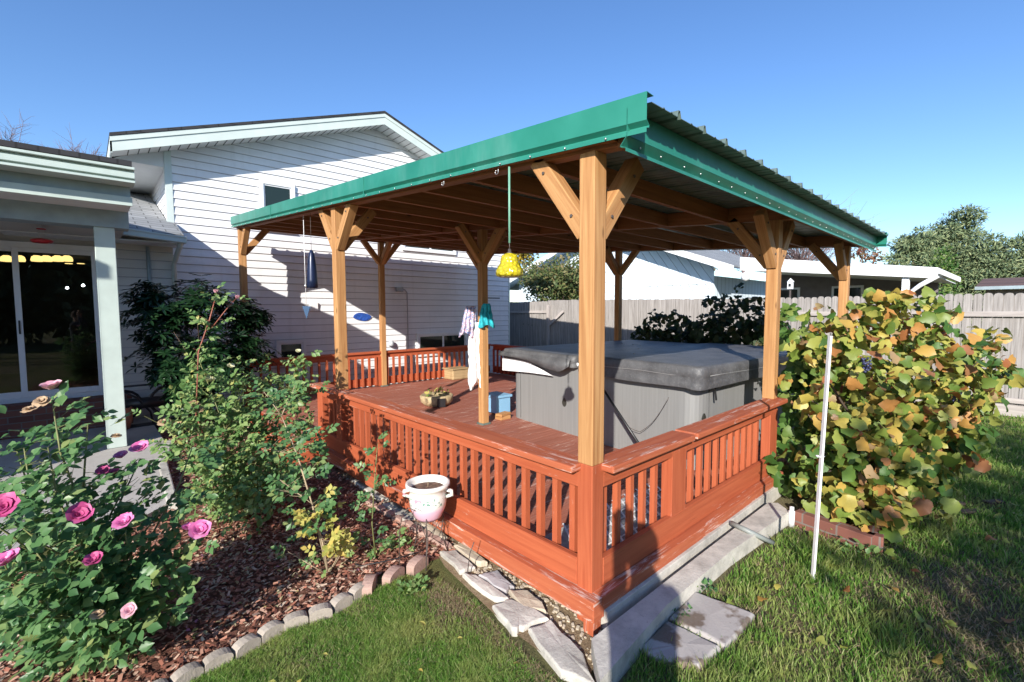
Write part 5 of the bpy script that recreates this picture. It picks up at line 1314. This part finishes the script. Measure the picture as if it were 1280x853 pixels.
# ------------------------------------------------------------------ grapevine
vine = thing('grapevine', 'large autumn grapevine with yellow, orange and green leaves', 'grapevine', (2.8, -.6, 0))
VB = [(1060, 490, 3.55, .42), (1120, 480, 3.75, .47), (1185, 470, 3.85, .40), (1100, 570, 3.4, .36), (1150, 545, 3.6, .40), (1065, 580, 3.3, .30), (1085, 640, 3.1, .14), (1130, 625, 3.2, .16), (1228, 455, 3.95, .20), (1105, 405, 3.9, .24), (1040, 430, 3.7, .25), (1180, 540, 3.7, .24), (1160, 405, 3.95, .22), (1200, 500, 3.8, .18), (1150, 600, 3.4, .16)]
bl = [(tuple(dep(x, y, d)), r) for x, y, d, r in VB]
rb = random.Random(5); bl2 = []
for _ in range(60):
    c, r = rb.choice(bl[:12]); u = Vector((rb.gauss(0, 1), rb.gauss(0, 1), rb.gauss(0, 1))).normalized(); bl2.append((tuple(Vector(c)+u*r*rb.uniform(.95, 1.2)), rb.uniform(.05, .10)))
bl3 = [(tuple(dep(x, y, d)), r) for x, y, d, r in ((1060, 640, 3.1, .12), (1095, 655, 3.05, .10), (1025, 625, 3.3, .14), (1120, 640, 3.1, .10), (1118, 375, 3.9, .10), (1075, 392, 3.8, .10), (1150, 382, 3.95, .09), (1245, 420, 3.95, .08), (1095, 385, 3.9, .12), (1255, 470, 3.9, .07))]
leafcloud('foliage', bl+bl2+bl3, 1500, .082, TG, M['vine'], vine, up=.2, shell=.3, outw=.45, droop=.4, clump=9, sunb=.25)
leafcloud('green_foliage', bl[2:3]+bl[3:6]+bl[8:9]+bl[10:15], 420, .085, TG, M['vinegreen'], vine, up=.3, shell=.35, outw=.5, droop=.3)

for i, (x, y, d) in enumerate(((1195, 489, 3.45), (1084, 448, 3.3))):
    c = dep(x, y, d); m = MB()
    for k in range(34):
        z = -random.random()*.10; r = .032*(1+z*6) if z > -.1 else .01; a = random.uniform(0, 6.28); m.lathe([(0, .009), (.0078, .0045), (.0078, -.0045), (0, -.009)], c+Vector((r*math.cos(a), r*math.sin(a), z)), 7)
    m.build('grape_bunch', M['grape'], vine, fixn=False)
m = MB()
for i in range(34):
    x, y, d, r = random.choice(VB[:9]); e_ = dep(x, y, d)+Vector(rvec(1)[0])*r*.8; b = Vector((random.uniform(2.1, 3.6), random.uniform(-.75, -.45), 0)); mid = b.lerp(e_, .5)+Vector(rvec(1)[0])*.15
    m.tube([b, mid, e_], [.014, .010, .004], 6)
m.build('stems', M['bark'], vine)
v2 = thing('grapevine', 'light green grape leaves growing between the last two gazebo posts', 'grapevine', (3.2, -.1, 0))
leafcloud('foliage', [(tuple(dep(x, y, d)), r) for x, y, d, r in ((1000, 430, 4.4, .2), (1020, 470, 4.3, .25), (995, 560, 4.0, .22), (1010, 520, 4.1, .25), (985, 590, 3.7, .15), (1025, 600, 3.5, .2), (985, 400, 4.9, .15), (1000, 480, 4.2, .2))], 1700, .09, TG, M['vinegreen'], v2, up=.45, shell=.5, droop=.3)
m = MB(); m.tube([(3.0, -.25, 0), (2.9, -.2, .6), tuple(dep(1005, 440, 4.4))], [.015, .012, .005], 6); m.build('stems', M['bark'], v2)
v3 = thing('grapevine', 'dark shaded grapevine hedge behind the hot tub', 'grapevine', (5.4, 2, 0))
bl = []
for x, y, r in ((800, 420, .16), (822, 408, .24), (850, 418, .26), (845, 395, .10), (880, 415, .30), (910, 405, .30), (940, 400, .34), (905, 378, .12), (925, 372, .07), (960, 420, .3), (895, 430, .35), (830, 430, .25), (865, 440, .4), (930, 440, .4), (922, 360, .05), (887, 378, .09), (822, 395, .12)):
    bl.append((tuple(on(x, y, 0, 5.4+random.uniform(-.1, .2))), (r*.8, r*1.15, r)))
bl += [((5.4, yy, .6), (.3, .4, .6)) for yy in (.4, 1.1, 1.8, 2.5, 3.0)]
leafcloud('foliage', bl, 1700, .085, TG, M['vineshade'], v3, up=.3, shell=.45, droop=.3)
m = MB()
for yy in (.6, 1.5, 2.4): m.tube([(5.45, yy, 0), (5.4, yy+.1, .7), (5.45, yy+.2, 1.3)], [.02, .015, .006], 6)
m.build('stems', M['bark'], v3)

# ------------------------------------------------------------------ rhododendron
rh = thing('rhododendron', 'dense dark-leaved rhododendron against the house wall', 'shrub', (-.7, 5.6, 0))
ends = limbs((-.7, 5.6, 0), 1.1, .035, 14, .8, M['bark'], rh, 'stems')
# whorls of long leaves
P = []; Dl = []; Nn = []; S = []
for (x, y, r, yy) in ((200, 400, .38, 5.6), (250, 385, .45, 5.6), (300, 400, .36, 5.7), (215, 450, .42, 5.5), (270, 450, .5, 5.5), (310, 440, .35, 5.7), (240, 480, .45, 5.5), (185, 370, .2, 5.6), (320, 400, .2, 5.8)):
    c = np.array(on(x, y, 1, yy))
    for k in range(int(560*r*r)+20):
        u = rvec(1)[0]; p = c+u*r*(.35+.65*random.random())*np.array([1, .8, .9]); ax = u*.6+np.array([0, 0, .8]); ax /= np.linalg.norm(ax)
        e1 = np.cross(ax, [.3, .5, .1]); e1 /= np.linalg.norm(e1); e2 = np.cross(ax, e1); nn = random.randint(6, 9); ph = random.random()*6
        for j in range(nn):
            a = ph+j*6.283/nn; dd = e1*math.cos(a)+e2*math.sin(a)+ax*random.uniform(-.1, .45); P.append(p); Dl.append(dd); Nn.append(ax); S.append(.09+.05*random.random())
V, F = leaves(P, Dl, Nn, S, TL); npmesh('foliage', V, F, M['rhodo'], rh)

# ------------------------------------------------------------------ roses
def petals(c, r, axis, n, open_=.6):
    """layered cupped petals -> V,F (tri)"""
    VV = []; FF = []; off = 0; axis = Vector(axis).normalized(); e1 = axis.orthogonal().normalized(); e2 = axis.cross(e1)
    for layer in range(4):
        k = (5, 6, 7, 7)[layer]; rr = r*(.30, .52, .78, 1.0)[layer]; tilt = (.15, .38, .75, 1.15)[layer]*open_
        for j in range(k):
            a = 6.283*j/k+layer*.5+random.uniform(-.15, .15); d = e1*math.cos(a)+e2*math.sin(a); s = axis.cross(d)
            up_ = axis*math.cos(tilt)+d*math.sin(tilt); w = rr*.62; h = rr*1.05; b0_ = Vector(c)+d*rr*.12
            g = []
            for iv, v in enumerate((0, .4, .8, 1.0)):
                ww = w*(.35, .95, 1.0, .6)[iv]
                for u in (-1, 0, 1):
                    cup = -abs(u)*.35*w*(1 if iv else .3); curl = d*(.18*rr if v == 1.0 else 0)
                    g.append(b0_+up_*h*v+s*u*ww+d*(-cup*-.8)*.6+curl+Vector(rvec(1)[0])*rr*.085)
            VV += g
            for iv in range(3):
                for u in range(2):
                    q = off+iv*3+u; FF += [(q, q+1, q+4), (q, q+4, q+3)]
            off += 12
    return VV, FF
def bloom(c, r, mat, parent, axis=None, open_=.72):
    r = r*.88
    ax = axis or (random.uniform(-.4, .1), random.uniform(-.6, -.1), random.uniform(.4, 1)); V, F = petals(c, r, ax, 1, open_)
    return npmesh('rose_bloom', np.array([tuple(v) for v in V]), np.array(F), M[mat], parent, smooth=True)
def canes(bush, paths, mat, leafm, size=.045, dens=26, leafz=.12, spread=.11, name='foliage', side=1.0, tpl=TR):
    m = MB(); P = []; Dl = []; Nn = []; S = []
    def compound(o, d, s):
        d = np.array(d); d /= np.linalg.norm(d); up = np.array([0, 0, .7])-np.array(SUN)*1.0+rvec(1)[0]*.45; x = np.cross(d, up); x /= np.linalg.norm(x)+1e-6
        for t, sd in ((.45, 1), (.45, -1), (.85, 1), (.85, -1), (1.05, 0)):
            p = o+d*t*s*1.9; dd = d*.6+x*sd*.9 if sd else d; dd = dd+np.array([0, 0, random.uniform(-.35, .1)]); P.append(p); Dl.append(dd); Nn.append(up+rvec(1)[0]*.35); S.append(s*random.uniform(.8, 1.25))
    for path, r in paths:
        path = [Vector(p) for p in path]; m.tube(path, [r]+[r*.7]*(len(path)-2)+[r*.35], 6)
        L = sum((b-a).length for a, b in zip(path, path[1:])); n = int(L*dens); acc = 0
        for a, b in zip(path, path[1:]):
            l = (b-a).length
            for k in range(max(1, int(l*dens))):
                t = random.random(); p = a.lerp(b, t)
                if p.z < leafz: continue
                an = random.uniform(0, 6.28); d = Vector((math.cos(an), math.sin(an), random.uniform(-.1, .7))); q = p+d*spread*random.uniform(.1, 1)*side
                m.tube([p, q], [.0016, .001], 3, cap=False); compound(np.array(q), d, size*random.uniform(.7, 1.15))
    m.build('canes', mat, bush); V, F = leaves(P, Dl, Nn, S, tpl); return npmesh(name, V, F, leafm, bush)
# front bush with pink roses
fb = thing('rose_bush', 'large rose bush with magenta blooms at the lower left', 'rose bush', (-1.72, 1.2, 0), 'rose bushes')
paths = []
for (x, y, yy) in ((65, 500, 1.35), (20, 560, 1.5), (175, 575, 1.45), (240, 560, 1.5), (100, 655, 1.1), (157, 665, 1.05), (250, 675, 1.1), (10, 645, 1.05), (5, 705, .95), (120, 705, 1.0), (162, 770, .9), (30, 560, 1.3), (110, 530, 1.5), (80, 620, 1.2), (45, 690, 1.0), (200, 640, 1.2), (180, 720, 1.0), (70, 760, .9), (215, 760, 1.0), (20, 770, .85), (-30, 640, 1.1), (-40, 560, 1.3), (60, 560, 1.3), (230, 700, 1.15), (120, 800, .95), (160, 600, 1.4)):
    e_ = on(x, y, 1, yy); b = Vector((random.uniform(-1.95, -1.62), random.uniform(1.15, 1.5), 0)); mid = b.lerp(e_, .5)+Vector((random.uniform(-.05, .05), random.uniform(-.05, .05), .06)); paths.append(([b, mid, b.lerp(e_, .78)+Vector((0, 0, .03)), e_], .006))
canes(fb, paths, M['cane'], M['rose'], .047, 44, .10, .10)
leafcloud('inner_foliage', [(tuple(on(x, y, 1, yy)), r) for x, y, yy, r in ((100, 700, 1.15, .15), (50, 650, 1.2, .16), (180, 700, 1.15, .13), (120, 765, 1.0, .14), (205, 750, 1.1, .12), (30, 735, 1.0, .15), (20, 610, 1.3, .16), (70, 560, 1.4, .09), (190, 640, 1.25, .12), (60, 800, .95, .12), (150, 810, .98, .12), (-20, 700, 1.0, .15), (20, 540, 1.4, .1), (230, 700, 1.15, .08))], 1350, .048, TR, M['rose'], fb, up=.6, shell=.2, outw=.5, zmin=.05)
for (x, y, yy, r, mt) in ((65, 486, 1.35, .036, 'palepink'), (176, 563, 1.45, .038, 'pink'), (152, 572, 1.45, .028, 'pink'), (100, 645, 1.1, .040, 'crimson'), (157, 655, 1.05, .035, 'pink'), (251, 665, 1.1, .044, 'pink'), (236, 662, 1.13, .026, 'pink'), (9, 635, 1.05, .045, 'crimson'), (10, 703, .95, .038, 'pink'), (118, 702, 1.0, .030, 'crimson'), (163, 764, .9, .026, 'palepink'), (130, 590, 1.4, .026, 'crimson'), (142, 592, 1.42, .022, 'crimson')):
    bloom(on(x, y, 1, yy-.10), r*1.08, mt, fb)
for (x, y, yy, r) in ((52, 502, 1.34, .026), (36, 512, 1.32, .022), (145, 545, 1.5, .02), (93, 687, 1.05, .018), (122, 768, .9, .02)): bloom(on(x, y, 1, yy), r, 'dead', fb, open_=1.4)
# middle bush cream roses
mb = thing('rose_bush', 'tall light green rose bush with cream blooms in the bed centre', 'rose bush', (-1.0, 2.4, 0), 'rose bushes')
paths = []
base = Vector((-1.0, 2.45, 0))
for (x, y, yy) in ((262, 485, 2.4), (288, 462, 2.5), (205, 532, 2.3), (224, 534, 2.35), (375, 445, 2.6), (340, 470, 2.6), (320, 500, 2.5), (240, 520, 2.3), (300, 520, 2.3), (360, 520, 2.5), (270, 560, 2.2), (330, 560, 2.2), (230, 560, 2.2), (390, 480, 2.6), (250, 600, 2.1), (300, 600, 2.0), (350, 590, 2.1), (310, 470, 2.6), (280, 510, 2.4), (375, 560, 2.4), (245, 440, 2.4), (330, 640, 1.9), (350, 480, 2.5), (365, 470, 2.6), (255, 500, 2.4)):
    e_ = on(x, y, 1, yy); b = base+Vector((random.uniform(-.14, .14), random.uniform(-.14, .14), 0)); mid = b.lerp(e_, .5)+Vector((random.uniform(-.06, .06), random.uniform(-.06, .06), .05)); paths.append(([b, mid, e_], .006))
canes(mb, paths, M['cane'], M['rose2'], .038, 46, .10, .12)
leafcloud('inner_foliage', [(tuple(on(x, y, 1, yy)), r) for x, y, yy, r in ((250, 510, 2.35, .16), (300, 515, 2.4, .17), (345, 540, 2.4, .16), (265, 575, 2.2, .16), (330, 590, 2.1, .15), (370, 500, 2.55, .11), (235, 545, 2.3, .14), (300, 620, 2.0, .14), (370, 460, 2.6, .07), (310, 480, 2.5, .12), (225, 520, 2.3, .09), (340, 480, 2.55, .1), (380, 540, 2.4, .1), (260, 620, 2.1, .12), (250, 475, 2.4, .09), (290, 480, 2.45, .10), (380, 455, 2.6, .06), (345, 475, 2.6, .07), (365, 590, 2.0, .12), (345, 625, 1.85, .11), (395, 575, 2.0, .09), (320, 650, 1.8, .10), (330, 450, 2.6, .05), (255, 440, 2.35, .06), (245, 465, 2.35, .08), (262, 410, 2.3, .035), (300, 455, 2.45, .07), (225, 490, 2.3, .07), (375, 475, 2.6, .08)) ], 4300, .042, TR, M['rose2'], mb, up=.6, shell=.15, outw=.5, zmin=.05)
tall = [on(245, 520, 1, 2.3), on(248, 440, 1, 2.3), on(262, 400, 1, 2.3), on(272, 362, 1, 2.3)]; tall2 = [on(265, 410, 1, 2.3), on(282, 388, 1, 2.3), on(298, 370, 1, 2.3)]
canes(mb, [([base]+tall, .006), (tall2, .004)], M['redcane'], M['rose2'], .034, 34, .35, .07)
for (x, y, r, mt) in ((262, 477, .040, 'cream'), (288, 459, .026, 'cream'), (373, 440, .022, 'cream')): bloom(on(x, y, 1, 2.38), r, mt, mb)
for (x, y, r) in ((205, 528, .032), (222, 530, .026), (243, 505, .03), (250, 512, .022)): bloom(on(x, y, 1, 2.3), r, 'dead', mb, open_=1.3)
for (x, y) in ((270, 366), (297, 373)): bloom(on(x, y, 1, 2.3), .024, 'palepink', mb, axis=(0, 0, 1), open_=.35)
# yellowing bush
yb = thing('rose_bush', 'thin rose bush with yellowing lower leaves near the edging', 'rose bush', (-.79, 1.27, 0), 'rose bushes')
base = Vector((-.79, 1.27, 0)); up1 = [on(405, 690, 1, 1.3), on(390, 630, 1, 1.35), on(372, 570, 1, 1.45), on(352, 520, 1, 1.55)]
up2 = [on(415, 690, 1, 1.3), on(430, 660, 1, 1.3), on(400, 610, 1, 1.4)]
canes(yb, [([base, up1[0]+zz*.02, up1[1]], .008)], M['drycane'], M['yellowleaf'], .040, 110, .06, .08, name='yellow_foliage')
canes(yb, [([base]+up1, .007), ([base, up1[1], on(350, 600, 1, 1.4)], .005), ([up1[2], on(395, 545, 1, 1.5)], .004), ([up1[2], on(330, 560, 1, 1.5)], .004), ([up1[3], on(370, 480, 1, 1.6)], .004), ([up1[3], on(330, 490, 1, 1.6)], .004)], M['drycane'], M['rose'], .038, 60, .25, .10)
canes(yb, [([base, on(425, 690, 1, 1.28)], .004), ([base, on(440, 670, 1, 1.3)], .004), ([base, on(360, 690, 1, 1.35)], .004)], M['drycane'], M['rose2'], .03, 30, .02, .05, name='low_foliage')
# slender bush
sb_ = thing('rose_bush', 'slender single-stem rose nearest the deck railing', 'rose bush', (-.50, 1.32, 0), 'rose bushes')
base = Vector((-.50, 1.32, 0)); s = [on(498, 690, 1, 1.32), on(478, 620, 1, 1.32), on(475, 560, 1, 1.32)]
s = [on(462, 650, 1, 1.3), on(470, 610, 1, 1.3), on(474, 560, 1, 1.3), on(472, 545, 1, 1.3)]; base = on(470, 700, 2, 0); sb_.location = base
canes(sb_, [([base]+[on(465, 655, 1, base.y), on(468, 605, 1, base.y), on(472, 555, 1, base.y)], .005)], M['cane'], M['rose'], .032, 44, .05, .06)
canes(sb_, [([base, on(500, 680, 1, base.y), on(520, 675, 1, base.y)], .004), ([base, on(490, 665, 1, base.y)], .004)], M['cane'], M['rose2'], .030, 50, .01, .05, name='low_foliage')
# dark shade bush between (behind front bush)
# dead stub canes in the front
for i, (x, y) in enumerate(((95, 838), (130, 846))):
    b = on(x, y, 2, 0); m = MB(); m.tube([b, b+zz*.08+RT0*(-.04+i*.03), b+zz*.14+RT0*(-.09+i*.07)], [.009, .007, .006], 7); m.build('cane_stub', M['drycane'], fb)

# shade tree behind the photographer (out of frame; dapples the right lawn)
def shade_tree(cx, cy, z, R, label):
    t = thing('shade_tree', label, 'tree', (cx, cy, 0)); limbs((cx, cy, 0), z, .16, 10, R, M['bark'], t)
    bl = [((cx+random.gauss(0, .45)*R, cy+random.gauss(0, .45)*R, z+random.gauss(0, .35)*R), (R*random.uniform(.3, .5),)*3) for _ in range(11)]
    leafcloud('crown', bl, 420, .16, TD, M['shrubleaf'], t, shell=.2)
def back(gx, gy, z): t = z/(-SUN.z); return gx+SUN.x*-t, gy+SUN.y*-t
cx, cy = back(2.9, -1.5, 4.2); shade_tree(cx, cy, 4.2, 1.5, 'round leafy shade tree behind the photographer')
cx, cy = back(1.75, -1.45, 3.4); shade_tree(cx, cy, 3.4, .72, 'young leafy tree close behind the photographer')
cx, cy = back(5.6, -1.3, 5.0); shade_tree(cx, cy, 5.0, 1.0, 'smaller leafy tree farther behind the photographer')

hd_b = [((x, -17+random.uniform(-.5, .5), 2.2+random.uniform(-.3, .6)), (1.6, 1.2, 2.6)) for x in range(-14, 16, 2)]  # hedge added behind the camera to darken the door reflection
tag(leafcloud('hedge', hd_b, 900, .45, TD, M['conifer'], shell=.3), 'unseen hedge added far behind the photographer to darken the door reflection', 'hedge', kind='stuff')

# ------------------------------------------------------------------ person (only the shadow shows)
ps = Vector((CX, CY, 0)); f2 = Vector((SUN.x, SUN.y, 0)).normalized(); r2 = Vector((f2.y, -f2.x, 0)); 
hd = CAM-Vector(SUN)*.30+RT*.10-Vector((0, 0, .20))
bx_, by2 = hd.x, hd.y
G = lambda r, f, z: Vector((bx_, by2, 0))+r2*r+f2*f+Vector((0, 0, z))
hz = hd.z
J = dict(pel=(G(0, -.02, .78), .13), chest=(G(0, -.01, 1.08), .155), neck=(G(0, 0, hz-.16), .055), head=(G(0, .01, hz), .092), top=(G(0, 0, hz+.09), .06),
         sl=(G(-.17, 0, hz-.22), .062), el=(G(-.10, .17, hz-.26), .046), wl=(Vector(CAM)-FW*.12-RT*.05-UP*.06, .03), sr=(G(.17, 0, hz-.22), .062), er=(G(.10, .17, hz-.30), .046), wr=(Vector(CAM)-FW*.14+RT*.02-UP*.10, .028),
         hl=(G(-.09, -.02, .74), .09), kl=(G(-.11, .02, .42), .06), al=(G(-.12, 0, .08), .04), tl=(G(-.13, .14, .03), .035), hr=(G(.09, -.02, .74), .09), kr=(G(.11, .02, .42), .06), ar=(G(.12, 0, .08), .04), tr=(G(.13, .14, .03), .035))
ed = [('pel', 'chest'), ('chest', 'neck'), ('neck', 'head'), ('head', 'top'), ('chest', 'sl'), ('sl', 'el'), ('el', 'wl'), ('chest', 'sr'), ('sr', 'er'), ('er', 'wr'), ('pel', 'hl'), ('hl', 'kl'), ('kl', 'al'), ('al', 'tl'), ('pel', 'hr'), ('hr', 'kr'), ('kr', 'ar'), ('ar', 'tr')]
# fingers curled round the small camera
for sd, w in ((-1, 'wl'), (1, 'wr')):
    wp = J[w][0]; palm = wp+UP*.045+FW*.02; J[w+'p'] = (palm, .022); ed.append((w, w+'p'))
    for i, (o, ln) in enumerate(((-.022, .030), (-.008, .036), (.006, .034), (.020, .027))):
        a = palm+RT*o*-sd+UP*.03; b = a+FW*.01+UP*ln*.5-RT*sd*.01; J[f'{w}{i}a'] = (a, .009); J[f'{w}{i}b'] = (b, .008); ed += [(w+'p', f'{w}{i}a'), (f'{w}{i}a', f'{w}{i}b')]
    th = palm-RT*sd*.025+UP*.005; J[w+'t'] = (th, .010); J[w+'u'] = (th+UP*.022-RT*sd*.008, .009); ed += [(w+'p', w+'t'), (w+'t', w+'u')]
keys = list(J); me = bpy.data.meshes.new('person'); me.from_pydata([tuple(J[k][0]) for k in keys], [(keys.index(a), keys.index(b)) for a, b in ed], [])
for mt in ('jacket', 'jeans', 'skin'): me.materials.append(M[mt])
per = bpy.data.objects.new('person', me); COL.objects.link(per)
sm = per.modifiers.new('skin', 'SKIN'); lay = me.skin_vertices[0].data if me.skin_vertices else None
if lay is None:
    bm = bmesh.new(); bm.from_mesh(me); bm.verts.layers.skin.verify(); bm.to_mesh(me); bm.free(); lay = me.skin_vertices[0].data
for i, k in enumerate(keys): lay[i].radius = (J[k][1], J[k][1]*(.72 if k in ('chest', 'pel') else 1)); lay[i].use_root = (k == 'pel')
per.modifiers.new('sub', 'SUBSURF').render_levels = 1; per.modifiers['sub'].levels = 1
dg = bpy.context.evaluated_depsgraph_get(); ev_ = per.evaluated_get(dg); me2 = bpy.data.meshes.new_from_object(ev_); per.modifiers.clear(); per.data = me2
for p in me2.polygons:
    c = p.center; p.use_smooth = True
    p.material_index = 2 if (c.z > hz-.15 and (Vector((c.x, c.y, 0))-Vector((bx_, by2, 0))).length < .12) or (Vector(c)-CAM).length < .17 else (1 if c.z < .80 else 0)
tag(per, 'person in dark jacket and jeans holding up a small camera', 'person')
m = MB(); m.lathe([(0, .13), (.06, .115), (.095, .06), (.105, .0), (.10, -.05)], (bx_, by2, hz), 20); o = m.build('hair', M['hair']); o.parent = per
hc = thing('camera_body', 'small black photo camera held up by the person', 'camera', tuple(CAM-FW*.05))
m = MB(); c = CAM-FW*.06; m.quadbox(c, RT*.045, UP*.03, FW*.02, 0); m.quadbox(c+UP*.045, RT*.012, UP*.02, FW*.012, 1); m.build('case', M['black'], hc, bevel=.004)

# ------------------------------------------------------------------ light, sky, camera
w = bpy.data.worlds.new('World'); sc.world = w; w.use_nodes = True; nt = w.node_tree
sky = nt.nodes.new('ShaderNodeTexSky'); sky.sky_type = 'NISHITA'; sky.sun_disc = False
el = math.asin(-SUN.z); az = math.atan2(-SUN.x, -SUN.y)
sky.sun_elevation = el; sky.sun_rotation = az; sky.air_density = 1.0; sky.dust_density = .3; sky.ozone_density = 3.5; sky.altitude = 300
bg = nt.nodes['Background']; hs = nt.nodes.new('ShaderNodeHueSaturation'); hs.inputs['Saturation'].default_value = 1.12; hs.inputs['Hue'].default_value = .506; nt.links.new(sky.outputs[0], hs.inputs['Color']); nt.links.new(hs.outputs[0], bg.inputs[0]); bg.inputs[1].default_value = .125
sd = bpy.data.lights.new('sun', 'SUN'); sd.energy = 4.4; sd.angle = math.radians(.53); sd.color = (1, .945, .86)
so = bpy.data.objects.new('sun', sd); COL.objects.link(so); so.rotation_euler = Vector(SUN).to_track_quat('-Z', 'Y').to_euler(); so.location = (-8, -6, 8)
cd = bpy.data.cameras.new('camera'); cd.sensor_width = 36; cd.lens = 36*FPX/1280; cd.clip_start = .02; cd.clip_end = 1000
co = bpy.data.objects.new('camera', cd); COL.objects.link(co); sc.camera = co
R = Matrix((RT, UP, -FW)).transposed().to_4x4(); co.matrix_world = Matrix.Translation(CAM) @ R
sc.view_settings.view_transform = 'Standard'; sc.view_settings.look = 'None'; sc.view_settings.exposure = .85; sc.view_settings.gamma = 1
sc.cycles.use_denoising = True; sc.cycles.max_bounces = 8; sc.cycles.transparent_max_bounces = 8
